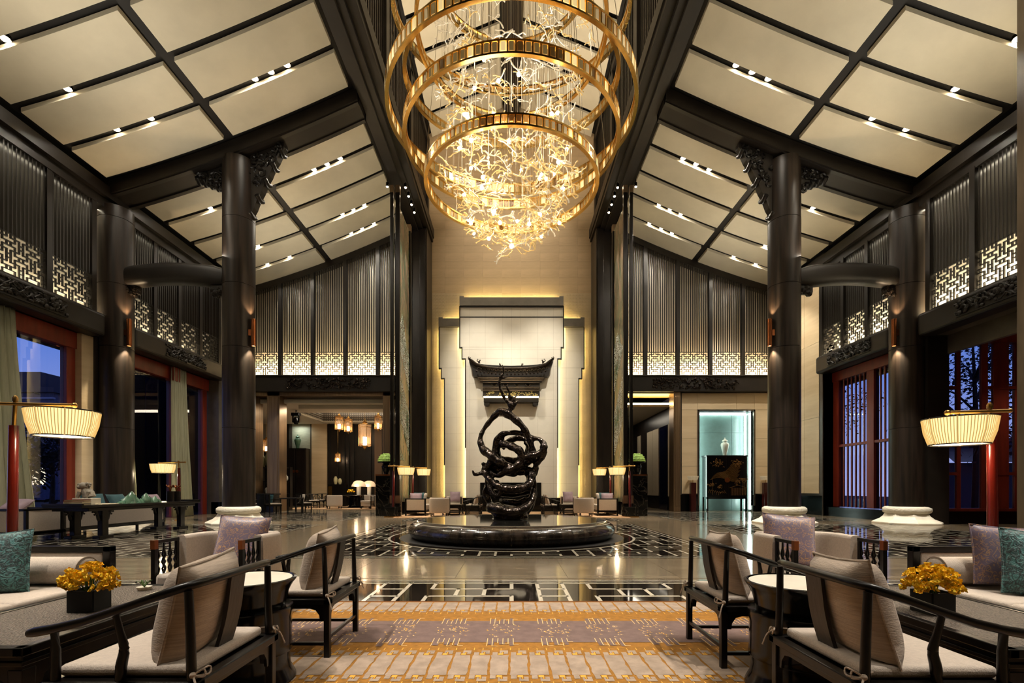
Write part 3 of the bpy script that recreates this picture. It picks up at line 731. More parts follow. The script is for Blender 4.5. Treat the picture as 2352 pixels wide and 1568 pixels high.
def redpost(g, ya, yb, z0, z1, x0=XG - .1, x1=XG + .12): g.box(x0, x1, ya, yb, z0, z1)
n_ = 0
def pane(par, s, ya, yb, z0, z1):
    g = G(s); g.box(XG + .0, XG + .012, ya, yb, z0, z1); g.build('pane', glassm, par)
for (ya, yb, posts, k) in ((6.0, 15.42, (6.0, 10.6, 15.1), 1), (17.0, 22.15, (17.0, 19.75, 21.75), 2)):    # left, open glass
    w_ = thing('window_%d' % k, None, None); w_['kind'] = 'structure'
    g = G(-1); g.box(XG - .14, XG + .3, ya, yb, 5.62, 6.14); g.build('header', redw, w_, bevel=.01)
    for y in posts: g = G(-1); redpost(g, y, y + .3, .0, 5.7); g.build('post', redw, w_, bevel=.01)
    if k == 2: g = G(-1); g.box(XG - .32, XG, 19.55, 20.0, 5.55, 6.14); g.build('header_block', redw, w_)
    for y, y2 in zip(posts, posts[1:]): pane(w_, -1, y + .3, y2, .1, 5.62)
light('SPOT', 'wall_wash', (-10.6, 21.0, 11.8), 500, (1, .9, .74), .06, (-12.6, 24.4, 3.5), 50)
g = G(-1); g.box(XG - .28, XG + .3, 15.42, 15.86, 0, 6.14); struct('trim_window_pier_left', g, beigest)
g = G(-1); g.box(XW - .05, XW + .7, 22.2, YB + .5, 0, ZL); g.box(XW - .1, XW + .6, 22.3, YB + .5, ZL, 12); struct('wall_left_return', g, greyst)
g = G(-1); g.box(XW - .12, XW - .1, 22.9, 23.05, .6, 9.8); struct('trim_light_line_left', g, mat('pale_strip', (236, 222, 180), .5, emit=.5))
g = G(-1); g.box(XW - .08, XW + .3, 22.2, YB, 0, .55); struct('baseboard_left', g, blackg)
# right far bay: red mullion window
w_ = thing('window_3', None, None); w_['kind'] = 'structure'
g = G(1); g.box(XG - .14, XG + .3, 17.0, 20.9, 5.75, 6.14); g.build('header', redw, w_)
for y, wd in ((17.0, .2), (18.55, .38), (20.55, .34)): g = G(1); redpost(g, y, y + wd, .4, 5.8); g.build('post', redw, w_, bevel=.01)
g = G(); g.box(-.02, .03, -.028, .028, 0, 5.4); bme = g.mesh('window_bar'); bme.materials.append(redw)
for y in [17.42 + .22 * i for i in range(5)] + [19.15 + .235 * i for i in range(6)]: inst(bme, 'window_bar', w_, (XG - .02, y, .4))
for (a, b) in ((17.2, 18.55), (18.93, 20.55)):
    g = G(1); g.box(XG - .08, XG + .1, a, b, 2.93, 3.03); g.build('transom', redw, w_); pane(w_, 1, a, b, .4, 5.75)
g = G(1); g.box(XG - .4, XG + .5, 17.0, 20.9, 0, .38); struct('trim_sill_right', g, blackg)
g = G(1); g.box(XW - .04, XW + .7, 20.92, 21.02, 0, ZL + .6); g.box(XW, XW + .6, 20.92, YB + .5, 0, 12); struct('wall_right_return', g, greyst)
wr = G(1); wr.box(XW - .03, XW, 21.0, YB, .9, 10.9); wr = struct('wall_right_limestone', wr, greyst)
for (a, b) in ((21.15, 22.2), (22.2, 23.25), (23.25, 24.3)):
    for (c, d) in ((.95, 4.3), (4.3, 7.6), (7.6, 10.8)): g = G(1); g.box(XW - .05, XW - .03, a + .006, b - .006, c + .006, d - .006); g.build('stone_slab', beigest, wr)
g = G(1); g.box(XW - .05, XW + .2, 20.95, YB, 0, .85); struct('baseboard_right', g, blackg)
# right near alcove, glazed end wall facing the camera
w_ = thing('window_4', None, None); w_['kind'] = 'structure'; YA = 16.2
g = G(); g.box(14.3, 19, YA - .1, YA + .2, 6.05, 6.4); g.box(14.3, 19, YA - .1, YA + .2, .42, .52); g.build('header', redw, w_)
xs_ = [(14.42, 14.64), (14.89, 15.03), (15.72, 15.94), (16.12, 16.64), (16.83, 17.2), (18.3, 18.6)]
for a, b in xs_: g = G(); g.box(a, b, YA - .04, YA + .06, .45, 6.1); g.build('post', redw, w_, bevel=.01)
g = G()
for z in (1.62, 4.5): g.box(14.3, 14.95, YA - .06, YA + .1, z, z + .1); g.box(15.9, 19, YA - .06, YA + .1, z, z + .1)
g.build('transom', redw, w_)
g = G(); g.box(14.3, 19, YA + .02, YA + .035, .5, 6.05); g.build('pane', glassm, w_)
g = G(); g.box(14.2, 19, YA - .2, YA + .3, 0, .42); struct('trim_sill_alcove', g, blackg)
g = G(); g.box(XW + .1, 19.2, 5, YA + .3, 6.35, 6.5); struct('ceiling_alcove', g, whitec)
g = G(); g.box(19, 19.2, 5, YA + .3, 0, 6.5); g.box(14, 19, 5, 5.2, 0, 6.5); struct('wall_alcove', g, redw)
light('SPOT', 'alcove_beam', (17, 14.3, 6.3), 200, WARM, .04, (17, 14.3, 0), 100)
# near pier at the right edge
g = G(); g.box(10.72, 11.6, 9.9, 10.25, .25, zc(10.7) + .1); struct('trim_pier_near_right', g, pierst); g = G(); g.box(10.66, 11.65, 9.85, 10.28, 0, .25); struct('baseboard_pier', g, blackg)
# back wall lower parts
g = G(); g.box(-XW, wx(583, YB), YB, YB + .5, 0, 6.1); struct('wall_back_left_return', g, wood)
# bronze jambs and soffit of the lounge opening
lo = thing('door_1', None, None); lo['kind'] = 'structure'
for (a, b, yy) in ((-13.3, -12.95, YB), (-12.35, -11.72, YB), (-6.5, -6.1, YB), (-5.6, -5.1, YB)):
    g = G(); g.box(a, b, yy, yy + .8, 0, 6.05); g.box(a + .08, b - .08, yy - .03, yy, .3, 5.8); g.build('jamb', bronzep, lo, bevel=.01)
g = G(); g.box(-13, -5.1, YB, YB + 1.6, 5.85, 6.05); g.build('soffit', bronzep, lo)
g = G(); g.box(-11.2, -5.6, YB + 1.0, YB + 1.3, 5.35, 5.65); g.build('screen_housing', whitec, lo)
# ---------------- right back wall: niche, corridor ----------------
g = G(); g.box(8.5, XW, YB + .12, YB + .4, 5.08, 6.1); g.box(8.5, 9.5, YB + .12, YB + .4, .0, 5.1); g.box(12.24, XW, YB + .12, YB + .4, 0, 5.1); nw = struct('wall_back_right_niche', g, greyst)
for (a, b, c, d) in ((8.62, 9.42, .9, 2.3), (8.62, 9.42, 2.3, 3.7), (8.62, 9.42, 3.7, 5.15), (12.3, 13.4, .9, 2.3), (12.3, 13.4, 2.3, 3.7), (12.3, 13.4, 3.7, 5.15), (8.62, 9.42, 5.15, 6.0), (9.42, 11.4, 5.15, 6.0), (11.4, 12.3, 5.15, 6.0), (12.3, 13.4, 5.15, 6.0)):
    g = G(); g.box(a + .005, b - .005, YB + .08, YB + .12, c + .005, d - .005); g.build('stone_slab', beigest, nw)
g = G(); g.box(8.5, 9.5, YB + .05, YB + .14, 0, .85); g.box(12.24, XW, YB + .05, YB + .14, 0, .85); struct('baseboard_back_right', g, blackg)
g = G(); g.box(9.42, 9.5, YB + .02, YB + .3, .3, 5.16); g.box(12.24, 12.32, YB + .02, YB + .3, .3, 5.16); g.box(9.42, 12.32, YB + .02, YB + .3, 5.08, 5.16); struct('trim_niche', g, metalg)
g = G(); g.box(9.5, 12.24, YB + 1.1, YB + 1.2, 0, 5.1); ni = struct('wall_niche', g, nicheb)
for (a, b) in ((9.52, 9.86), (9.86, 11.6), (11.6, 12.22)):
    for (c, d) in ((0, 1.6), (1.6, 2.9), (2.9, 4.1), (4.1, 5.06)): g = G(); g.box(a + .006, b - .006, YB + 1.07, YB + 1.1, c + .006, d - .006); g.build('stone_slab', nicheb, ni)
g = G(); g.box(9.4, 9.5, YB + .3, YB + 1.2, 0, 5.1); g.box(12.24, 12.34, YB + .3, YB + 1.2, 0, 5.1); g.box(9.4, 12.34, YB + .3, YB + 1.2, 5.08, 5.2); struct('wall_niche_side', g, nicheb)
g = G(); g.box(9.5, 9.53, YB + .32, YB + .5, .1, 5.05); g.box(12.21, 12.24, YB + .32, YB + .5, .1, 5.05); g.box(9.5, 9.56, YB + .9, YB + .94, .1, 5.05); g.box(12.18, 12.24, YB + .9, YB + .94, .1, 5.05); g.box(9.5, 12.24, YB + .9, YB + .94, 5.02, 5.08); struct('trim_niche_light', g, ledc)
for x_, ax in ((9.7, 9.6), (12.05, 12.15)): light('AREA', 'niche_light', (x_, YB + .7, 2.6), 22, (.92, 1, .97), .05, (ax + (.3 if x_ < 10 else -.3), YB + 1.1, 2.6), 4.6)
t = thing('lacquer_cabinet', 'black lacquer cabinet with gilt landscape painting standing in the lit niche', 'cabinet', (10.9, YB + .35, 0))
g = G(); g.box(-1.02, 1.02, -.3, .3, .72, 2.80); g.box(-1.05, 1.05, -.33, .32, 2.78, 2.85); g.build('body', blackg, t, bevel=.01)
for x in (-.5, .5): g = G(); g.cbox((x, -.31, 1.75), (.96, .03, 2.0)); g.build('door', blackg, t, bevel=.005)
g = G(); g.lathe([(.001, 0), (.13, 0), (.13, .02), (.001, .02)], 20); pl = g.build('lock_plate', copper, t); pl.rotation_euler = (pi / 2, 0, 0); pl.location = (0, -.325, 1.6)
gilt = mat('gilt_paint', (152, 108, 54), .4, .3, var=.35, scale=(20, 20, 20))
g = G(); RR = random.Random(3)
def stroke(pts, w): g.sweep([(x, -.33, z) for x, z in pts], w, [.004] * len(pts), n=4)
for (cx_, cz_, n_, sp) in ((-.45, 2.45, 40, .24), (.5, 2.45, 40, .24), (-.8, 1.35, 22, .16), (.82, 1.6, 26, .2), (.55, 1.5, 20, .16), (-.35, 1.25, 12, .12)):
    for k in range(n_): a = RR.uniform(0, 6.3); x, z = cx_ + RR.gauss(0, sp * .5), cz_ + RR.gauss(0, sp * .35); stroke([(x, z), (x + .05 * math.cos(a), z + .04), (x + .09 * math.cos(a), z - .02)], .02)
light('SPOT', 'wall_wash', (10.9, 21.4, 11.8), 1500, (1, .92, .78), .06, (10.9, 24.4, 4.2), 56)
light('SPOT', 'wall_wash', (10.8, 22.7, 11.6), 1100, (1, .92, .78), .06, (13.5, 22.6, 4.6), 66)
for k in range(22):
    z = 1.62 + .036 * k; stroke([(-.85 + .05 * k + .16 * q_, z + .10 * math.sin(q_ * .62 + k * .3)) for q_ in range(9 - k // 4)], .014)
for k in range(9): stroke([(-.95 + k * .1, .95 + .12 * math.sin(k)), (-.9 + k * .1, 1.12 - .02 * k), (-.82 + k * .1, .93)], .022)
for k in range(14): stroke([(.2 + k * .055, .82), (.2 + k * .055, 1.2)], .010)
for x in (.78, .86, .93, -.75): stroke([(x, .85), (x + .02, 1.4), (x - .02, 1.7)], .014)
stroke([(.12, 1.2), (.55, 1.34), (.99, 1.2)], .02)
g.build('gilt_landscape', gilt, t, kind='stuff')
g = G()
for x in (-.98, .98):
    for y in (-.26, .26): g.box(x - .04, x + .04, y - .04, y + .04, 0, .72)
g.box(-1.02, 1.02, -.3, -.24, .64, .72); g.build('stand', blackg, t)
def vase(label, loc, h, m, cat='vase', name='lidded_vase', group=None):
    t = thing(name, label, cat, loc, group=group); k = h
    g = G(); g.lathe([(.10 * k, 0), (.105 * k, .02 * k), (.12 * k, .15 * k), (.2 * k, .45 * k), (.225 * k, .58 * k), (.2 * k, .68 * k), (.12 * k, .73 * k), (.11 * k, .77 * k), (.125 * k, .79 * k)], 28); g.build('body', m, t, smooth=True)
    g = G(); g.lathe([(.15 * k, .785 * k), (.15 * k, .80 * k), (.13 * k, .86 * k), (.05 * k, .90 * k), (.03 * k, .92 * k), (.04 * k, .95 * k), (.02 * k, .99 * k), (.0005, 1.0 * k)], 24); g.build('lid', m, t, smooth=True)
    return t
vase('pale lidded porcelain jar on the gilt lacquer cabinet in the lit niche', (10.92, YB + .35, 2.85), .92, porc)
for (x, w) in ((9.06, 'left'), (12.7, 'right')):
    t = thing('pedestal_lamp', f'slim red-black pedestal lamp with pale shade {w} of the lit niche', 'floor lamp', (x, YB - .25, 0))
    g = G(); g.box(-.13, .13, -.13, .13, 0, 1.46); g.build('post', mat('dark_red', (58, 14, 12), .3, coat=.3), t, bevel=.02)
    g = G(); g.cyl((0, 0, 1.46), (0, 0, 1.62), .015); g.build('stem', brass, t)
    g = G(); g.lathe([(.22, 1.6), (.27, 1.76), (.27, 1.79)], 24, cap=False); g.build('lamp_shade', mat('pale_glow_shade', (214, 196, 160), .8, emit=.25), t)  # faint glow put into the shade material; no bulb inside
g = G(); g.box(8.15, 8.5, YB - .1, YB + .6, 0, 6.05); g.box(8.22, 8.43, YB - .13, YB - .1, .3, 5.8); struct('trim_jamb_corridor', g, bronzep, bevel=.01)
g = G(); g.box(5.1, 8.4, YB + .1, YB + 1.3, 5.98, 6.1); struct('ceiling_corridor_cove', g, mat('gold_soffit', (190, 150, 84), .35, .6))
g = G(); g.box(5.1, 8.4, YB + 1.35, YB + 1.4, 5.62, 5.72); struct('trim_cove_light', g, led)
g = G(); g.box(5.1, 8.5, YB + 1.3, 36, 5.5, 5.62); struct('ceiling_corridor', g, whitec)
g = G(); g.box(8.42, 8.7, YB + .6, 36, 0, 6); wcor = struct('wall_corridor_right', g, wood)
for (a, b, m) in ((25.3, 25.9, 'c'), (26.0, 27.4, 'd'), (27.6, 28.7, 'c'), (28.75, 29.9, 'c'), (31.5, 32.2, 'c')):
    g = G(); g.box(8.38, 8.42, a, b, .75 if m == 'c' else 0, 4.6); g.build('wall_panel', mat('cream_panel', (176, 162, 138), .7) if m == 'c' else mat('night_glass', (12, 16, 40), .05), wcor)
g = G(); g.box(5.0, 8.5, 36, 36.2, 0, 6); g.box(4.9, 5.1, YB + .5, 36, 0, 6.2); struct('wall_corridor_back', g, wood)
light('AREA', 'corridor_light', (7.2, 29, 5.45), 60, WARM, .6, (7.2, 29, 0), 6)
# ---------------- lounge beyond the left opening ----------------
LX0, LX1, LY = -17.0, -4.6, 33.0
g = G(); g.box(LX0, LX1, LY, LY + .2, 0, 7.5); lw = struct('wall_lounge_back', g, wood)
g = G(); g.box(LX0 - .2, LX0, YB + .5, LY, 0, 7.5); g.box(LX1, LX1 + .2, YB + .5, LY, 0, 7.5); struct('wall_lounge_sides', g, wood)
def lx(px): return wx(px, LY)
def lz(py): return wz(py, LY)
g = G(); g.box(LX0, LX1, YB + .5, 28.0, 5.55, 5.75); g.box(LX0, LX1, 32.2, LY, 5.55, 5.75); g.box(LX0, -12.6, 28, 32.2, 5.55, 5.75); struct('ceiling_lounge', g, whitec)
g = G(); g.box(LX0, LX1, 27.5, LY, 7.3, 7.5); struct('ceiling_lounge_upper', g, slatw)
cv = thing('cove_screen', 'pale pierced fretwork band round the sunken lounge ceiling', 'ceiling trim')
g = G(); g.box(-12.6, LX1, 32.15, 32.2, 5.6, 6.45); g.box(-12.6, -12.55, 28, 32.2, 5.6, 6.45); g.build('backing', mat('cove_dark', (70, 60, 50), .6), cv)
g = G()
for i in range(64):
    x = -12.5 + i * .125
    for j in range(6): z = 5.66 + j * .125; g.add([(x + .05, 32.13, z - .008), (x + .058, 32.13, z), (x + .008, 32.13, z + .058), (x, 32.13, z + .05)], [(0, 1, 2, 3)]); g.add([(x, 32.13, z - .05 + .05), (x + .008, 32.13, z - .01), (x + .066, 32.13, z + .05), (x + .058, 32.13, z + .058)], [(0, 1, 2, 3)])
for i in range(33):
    y = 28.05 + i * .125
    for j in range(6): z = 5.66 + j * .125; g.box(-12.54, -12.53, y, y + .06, z, z + .06)
g.box(-12.6, LX1, 32.10, 32.14, 5.56, 5.64); g.box(-12.6, LX1, 32.10, 32.14, 6.4, 6.48); g.box(-12.55, -12.5, 28, 32.2, 5.56, 5.64); g.box(-12.55, -12.5, 28, 32.2, 6.4, 6.48)
g.build('fretwork', mat('pale_fret', (196, 186, 168), .5), cv, kind='stuff')
for i in range(6): g = G(); x = -11.8 + i * 1.2; g.box(x, x + .3, 29, 31, 7.0, 7.3); struct('trim_rafter_%d' % (i + 1), g, whitec)
light('AREA', 'lounge_cove', (-8.6, 30, 5.9), 900, WARM, 6, (-8.6, 30, 8), 3)
g = G(); g.box(-17.3, -4.4, YB + .5, 36.4, 7.55, 7.7); g.box(4.9, 14.4, YB + .5, 36.4, 7.55, 7.7); struct('ceiling_rear_rooms', g, slatw)
g = G(); g.box(-17.3, -17.1, YB, 36.4, 0, 7.7); g.box(14.2, 14.4, YB, 36.4, 0, 7.7); g.box(-17.3, 14.4, 36.2, 36.4, 0, 7.7); struct('wall_rear_rooms', g, slatw)
g = G(); g.box(-17.3, -14.0, YB + .3, YB + .5, 0, 7.7); struct('wall_lounge_front', g, slatw)
light('AREA', 'lounge_down', (-9, 27.0, 5.5), 260, WARM, 5, (-9, 27.0, 0), 1.2)
light('SPOT', 'jamb_fill', (-10.2, 23.2, 5.9), 420, WARM, .05, (-11.6, YB + .3, 3.2), 60)  # added spot brightens the bronze jambs; no fixture drawn
# wall items on lounge back wall
def panel(px0, px1, py0, py1, m, name='wall_panel', dep=.1, par=lw):
    g = G(); g.box(lx(px0), lx(px1), LY - dep, LY, lz(py1), lz(py0)); return g.build(name, m, par)
panel(717, 752, 962, 1160, beigest); panel(664, 716, 964, 1160, greyst, dep=.04)
panel(672, 713, 962, 1031, mat('niche_tile', (176, 178, 158), .5, var=.1, scale=(3, 3, 12)), 'niche_panel', .06)
panel(861, 878, 950, 1160, mat('pattern_screen', (104, 78, 52), .5, rgb2=(60, 44, 30), kind='brick', scale=(6, 6, 6)), 'pattern_panel')
for a in (756, 775, 790, 800, 812, 850): panel(a, a + 3, 950, 1160, beamwood, 'moulding', .14)
panel(880, 900, 960, 1160, bronzep); panel(600, 632, 935, 1010, mat('mirror_panel', (190, 180, 160), .3), 'pale_panel'); panel(600, 606, 945, 1120, beigest)
light('AREA', 'lounge_niche_light', (lx(692), LY - .5, 5.3), 9, (.95, 1, .88), .8, (lx(692), LY, 3.5), .2)
t = thing('tall_cabinet', 'tall dark double-door cabinet below the jar niche in the far lounge', 'cabinet', (lx(690), LY - .46, 0))
g = G(); w = (lx(713) - lx(665)) / 2; g.box(-w, w, -.3, .3, 0, lz(1031)); g.build('body', wood, t)
for sg in (-1, 1):
    g = G(); g.box(sg * .03 if sg > 0 else -w + .05, w - .05 if sg > 0 else -.03, -.33, -.3, .8, lz(1031) - .08); d = g.build('door', wood, t, bevel=.01)
    g = G(); g.lathe([(.001, 0), (.1, 0), (.1, .02), (.001, .03)], 16); h_ = g.build('handle', copper, d, bevel=0); h_.rotation_euler = (pi / 2, 0, 0); h_.location = (sg * .12, -.34, lz(1083))
for sg in (-1, 1):
    g = G(); g.box(.03 if sg > 0 else -w + .05, w - .05 if sg > 0 else -.03, -.33, -.3, .1, .7); g.build('drawer', wood, t, bevel=.01)
vase('celadon lidded jar lit in the niche above the tall lounge cabinet', (lx(690), LY - .42, lz(1031)), .95, jade)
# lanterns
def lantern(label, x, y, ztop, zbot, r, first=True):
    t = thing('hanging_lantern', label, 'lantern', (x, y, 0), group='hexagonal hanging lanterns')
    zb, zt = zbot, ztop; hh = zt - zb
    g = G()
    for k in range(6):
        a = k * pi / 3; x_, y_ = r * math.cos(a), r * math.sin(a); g.cyl((x_, y_, zb), (x_, y_, zt), .014, 6)
    for z in (zb, zb + hh * .08, zt - hh * .12, zt): g.sweep([(r * math.cos(k * pi / 3), r * math.sin(k * pi / 3), z) for k in range(6)], .014, n=5, closed=True)
    g.build('frame', brass, t)
    g = G(); g.lathe([(r * .97, zb + .02), (r * .97, zt - .02)], 6, cap=False); g.build('glass', mat('smoke_glass', (210, 170, 130), .05, alpha=.35), t)
    g = G(); g.lathe([(r * .7, zt), (r * .35, zt + hh * .08), (r * .4, zt + hh * .12), (r * .1, zt + hh * .25), (.01, zt + hh * .3)], 12); g.lathe([(.01, zb - hh * .2), (r * .15, zb - hh * .12), (r * .5, zb)], 12, cap=False); g.build('crown', brass, t)
    g = G(); g.cyl((0, 0, zt + hh * .28), (0, 0, 7.3 if y > 28 else 5.55), .008, 5); g.build('chain', brass, t)
    g = G(); g.lathe([(.001, zb + hh * .05), (r * .3, zb + hh * .05), (r * .3, zb + hh * .42), (.001, zb + hh * .42)], 12); g.build('candle_bulb', mat('lantern_bulb', (255, 240, 210), .4, emit=26, emit_rgb=(255, 220, 176)), t)
    light('POINT', 'lantern_light', (x, y, zb + hh * .25), 34, (1, .74, .46), .1)
YL = 29.5
for (px, p0, p1, wpx, lab, Y) in ((779, 957, 986, 19, 'highest brass hexagonal lantern at the left of the lounge lantern cluster', YL), (800, 963, 991, 18, 'small brass lantern between the highest and the largest lounge lanterns', YL + .5), (838, 975, 1024, 29, 'largest brass hexagonal lantern in the far lounge', 28.6), (869, 955, 985, 17, 'brass lantern at the right of the lounge cluster beside the opening jamb', YL + .4), (776, 1042, 1060, 13, 'small low lantern with bright glare between lounge wall pilasters', 32.3), (612, 1010, 1036, 19, 'brass lantern seen alone between the bronze jambs at the far left', 27.0)):
    lantern(lab, wx(px, Y), Y, wz(p0, Y), wz(p1, Y), wpx * Y / F / 2)
t = thing('stage_light', 'black moving-head stage light hanging from the lounge ceiling', 'stage light', (wx(680, 27), 27, 0))
g = G(); g.box(-.22, .22, -.15, .15, wz(955, 27), wz(950, 27) + .05); g.cyl((0, 0, wz(950, 27)), (0, 0, 5.55), .03); g.build('base', blackg, t, bevel=.02)
g = G()
for sg in (-1, 1): g.box(sg * .17 - .03, sg * .17 + .03, -.05, .05, wz(970, 27), wz(954, 27))
g.build('yoke', blackg, t); g = G(); g.lathe([(.08, -.2), (.13, -.12), (.13, .12), (.09, .2)], 16, (0, 0, wz(966, 27))); g.build('head', blackg, t, smooth=True)
# ---------------- seat furniture builders ----------------
def rot(cx=0, cy=0, cz=0, rz=0, rx=0, ry=0): return Matrix.Translation((cx, cy, cz)) @ Matrix.Rotation(rz, 4, 'Z') @ Matrix.Rotation(ry, 4, 'Y') @ Matrix.Rotation(rx, 4, 'X')
def pillow(label, loc, size, m, rz=0, tilt=0, roll=0, group=None, t=.15, name='throw_pillow', cat='pillow', pipe=True, n=14):
    o = thing(name, label, cat, loc, rz, group)
    M = Matrix.Rotation(tilt, 4, 'X') @ Matrix.Rotation(roll, 4, 'Y')
    g = G(); g.pillow(size, size, t, M, n=n); g.build('cover', m, o, smooth=True)
    if pipe:
        k = size / 2; P = []
        for (a, b) in [(-1, -1), (-.5, -1), (0, -1), (.5, -1), (1, -1), (1, -.5), (1, 0), (1, .5), (1, 1), (.5, 1), (0, 1), (-.5, 1), (-1, 1), (-1, .5), (-1, 0), (-1, -.5)]:
            q1 = 1 - .06 * (1 - abs(a) ** 2) * abs(b) ** 3; q2 = 1 - .06 * (1 - abs(b) ** 2) * abs(a) ** 3
            P.append(M @ Vector((a * k * q2, 0, b * k * q1)))
        g = G(); g.sweep(P, .006, n=6, closed=True, up=(0, 1, 0)); g.build('piping', m, o, smooth=True)
    return o
def armchair(label, loc, rz, group=None):
    t = thing('curved_rail_chair', label, 'chair', loc, rz, group)
    # rail
    half = [(-.66, .315, .615), (-.63, .32, .622), (-.55, .325, .637), (-.42, .333, .668), (-.26, .338, .722), (-.12, .335, .772), (-.045, .322, .798), (-.01, .285, .808), (.005, .2, .812), (.012, .1, .814)]
    pts = half + [(.014, 0, .815)] + [(x, -y, z) for x, y, z in half[::-1]]
    ws = [.017, .021] + [.0195] * (len(pts) - 4) + [.021, .017]
    g = G(); g.sweep(pts, ws, [w * .95 for w in ws], n=12); g.build('top_rail', woodx, t, smooth=True)
    for y in (-.31, .31):
        g = G(); g.sweep([(-.01, y, .40), (-.015, y, .60), (-.02, y * 1.015, .785)], [.019, .018, .016], n=10); g.build('back_post', woodx, t, smooth=True)
        g = G(); g.sweep([(-.56, y, .40), (-.56, y, .55), (-.555, y * 1.03, .625)], [.018, .017, .015], n=10); g.build('front_post', woodx, t, smooth=True)
        g = G(); g.sweep(smooth_pts([(-.30, y, .40), (-.297, y * .99, .48), (-.285, y * .99, .55), (-.292, y * 1.03, .62), (-.30, y * 1.07, .70)]), smooth_r([.018, .021, .018, .014, .012]), n=10); g.build('side_baluster', woodx, t, smooth=True)
    for x in (-.57, 0.0):
        for y in (-.305, .305):
            g = G(); g.box(x - .02, x + .02, y - .02, y + .02, 0, .40); g.build('leg', woodx, t, bevel=.004)
    g = G(); pr = [(x_, z_) for x_, q_, z_ in smooth_pts([(-.085, 0, .41), (-.066, 0, .47), (-.042, 0, .55), (-.022, 0, .64), (-.012, 0, .72), (-.002, 0, .80)], 3)]
    vs = []; 
    for i, (dx, z) in enumerate(pr):
        for y in (-.057, .057): vs += [(dx + .0 + .008, y, z), (dx - .010, y, z)]
    fs = []
    for i in range(len(pr) - 1):
        a, b = 4 * i, 4 * i + 4; fs += [(a, a + 2, b + 2, b), (a + 1, b + 1, b + 3, a + 3), (a, b, b + 1, a + 1), (a + 2, a + 3, b + 3, b + 2)]
    g.add(vs, fs + [(0, 1, 3, 2)]); g.build('splat', woodsplat, t, smooth=True)
    g = G(); g.box(-.60, .03, -.335, -.285, .385, .425); g.box(-.60, .03, .285, .335, .385, .425); g.box(-.02, .03, -.335, .335, .385, .425); g.box(-.60, -.55, -.335, .335, .385, .425); g.box(-.56, 0, -.3, .3, .39, .405); g.build('seat_frame', woodx, t, bevel=.006)
    for (x0, y0, x1, y1) in ((-.57, -.305, 0, -.305), (-.57, .305, 0, .305), (-.57, -.305, -.57, .305), (0, -.305, 0, .305)):
        dx, dy = x1 - x0, y1 - y0; L_ = math.hypot(dx, dy)
        poly = [(0.02, .39), (L_ - .02, .39), (L_ - .02, .27), (L_ - .05, .27), (L_ - .055, .31), (L_ - .08, .345), (L_ - .12, .355), (.12, .355), (.08, .345), (.055, .31), (.05, .27), (.02, .27)]
        nx_, ny_ = -dy / L_ * .008, dx / L_ * .008
        g = G(); g.prism(poly, lambda a, b: (x0 + dx / L_ * a + nx_, y0 + dy / L_ * a + ny_, b), lambda a, b: (x0 + dx / L_ * a - nx_, y0 + dy / L_ * a - ny_, b)); g.build('apron', woodx, t)
    for (a, b, z) in (((-.57, -.305), (0, -.305), .11), ((-.57, .305), (0, .305), .11), ((0, -.305), (0, .305), .15), ((-.57, -.305), (-.57, .305), .07)):
        g = G(); g.sweep([(a[0], a[1], z), (b[0], b[1], z)], .015, n=4); g.build('stretcher', woodx, t)
    g = G(); g.box(-.575, -.03, -.285, .285, .425, .475); cu = g.build('seat_pad', linen, t, bevel=.02, seg=3, smooth=True)
    for y in (-1, 1):
        g = G(); x0, y0 = -.02, y * .30
        g.sphere((x0 + .025, y0 * 1.09, .45), .013, 8, 6)
        for ph in (0, 1, 2, 3):
            L1 = [(x0 - .03, y0, .46), (x0 + .02, y0 * 1.09, .455)] if ph == 0 else [(x0 + .025, y0 * 1.09, .45), (x0 + .055, y0 * (1.02 + .12 * (ph - 2)), .468), (x0 + .06, y0 * (1.03 + .1 * (ph - 2)), .44), (x0 + .03, y0 * 1.09, .448)] if ph < 3 else [(x0 + .025, y0 * 1.09, .45), (x0 + .05, y0 * 1.16, .42), (x0 + .07, y0 * 1.2, .36)]
            g.sweep(smooth_pts(L1, 4), .0042, n=6)
        g.build('tie', linen2, cu, smooth=True)
    return t
ch = armchair('nearest left dark armchair with a curved rail beside the drum table', (-1.28, 2.26, 0), 0)
dup(ch, (-1.29, 3.69, 0), 0, 'left dark armchair with a curved rail nearer the fountain, behind the drum table')
dup(ch, (1.40, 2.24, 0), pi, 'nearest right dark armchair with a curved rail, at the lower right corner')
dup(ch, (1.395, 3.49, 0), pi, 'right dark armchair with a curved rail nearer the fountain, at the edge of the rug')
def cp(loc, rz, label): return pillow(label, loc, .45, linen2, rz, tilt=-.24, roll=.06, t=.20)
cp((-1.425, 2.20, .67), -pi / 2 + .1, 'taupe linen pillow leaning in the nearest left armchair')
cp((-1.435, 3.64, .67), -pi / 2 + .1, 'taupe linen pillow leaning in the left armchair nearer the fountain')
cp((1.545, 2.19, .67), pi / 2 - .1, 'taupe linen pillow leaning in the nearest right armchair')
cp((1.54, 3.45, .67), pi / 2 - .1, 'taupe linen pillow leaning in the right armchair nearer the fountain')
def drum(label, loc):
    t = thing('drum_table', label, 'side table', loc)
    g = G(); g.lathe([(.215, .40), (.225, .47), (.245, .56), (.268, .605), (.288, .63), (.290, .642), (.275, .645), (.265, .628), (.001, .628)], 40); g.build('bowl', blackg, t, smooth=True)
    g = G(); g.lathe([(.001, .629), (.263, .629), (.263, .640), (.001, .6405)], 40); g.build('marble_top', whitest, t)
    g = G(); g.lathe([(.001, .45), (.25, .455), (.268, .468), (.27, .45), (.262, .40), (.262, .24), (.268, .20), (.262, .19)], 40); g.build('belt', blackg, t, smooth=True)
    g = G(); g.lathe([(.001, .2), (.258, .2), (.25, .15), (.255, .09), (.285, .03), (.29, .0), (.001, .0)], 40); g.build('foot', blackg, t, smooth=True)
    return t
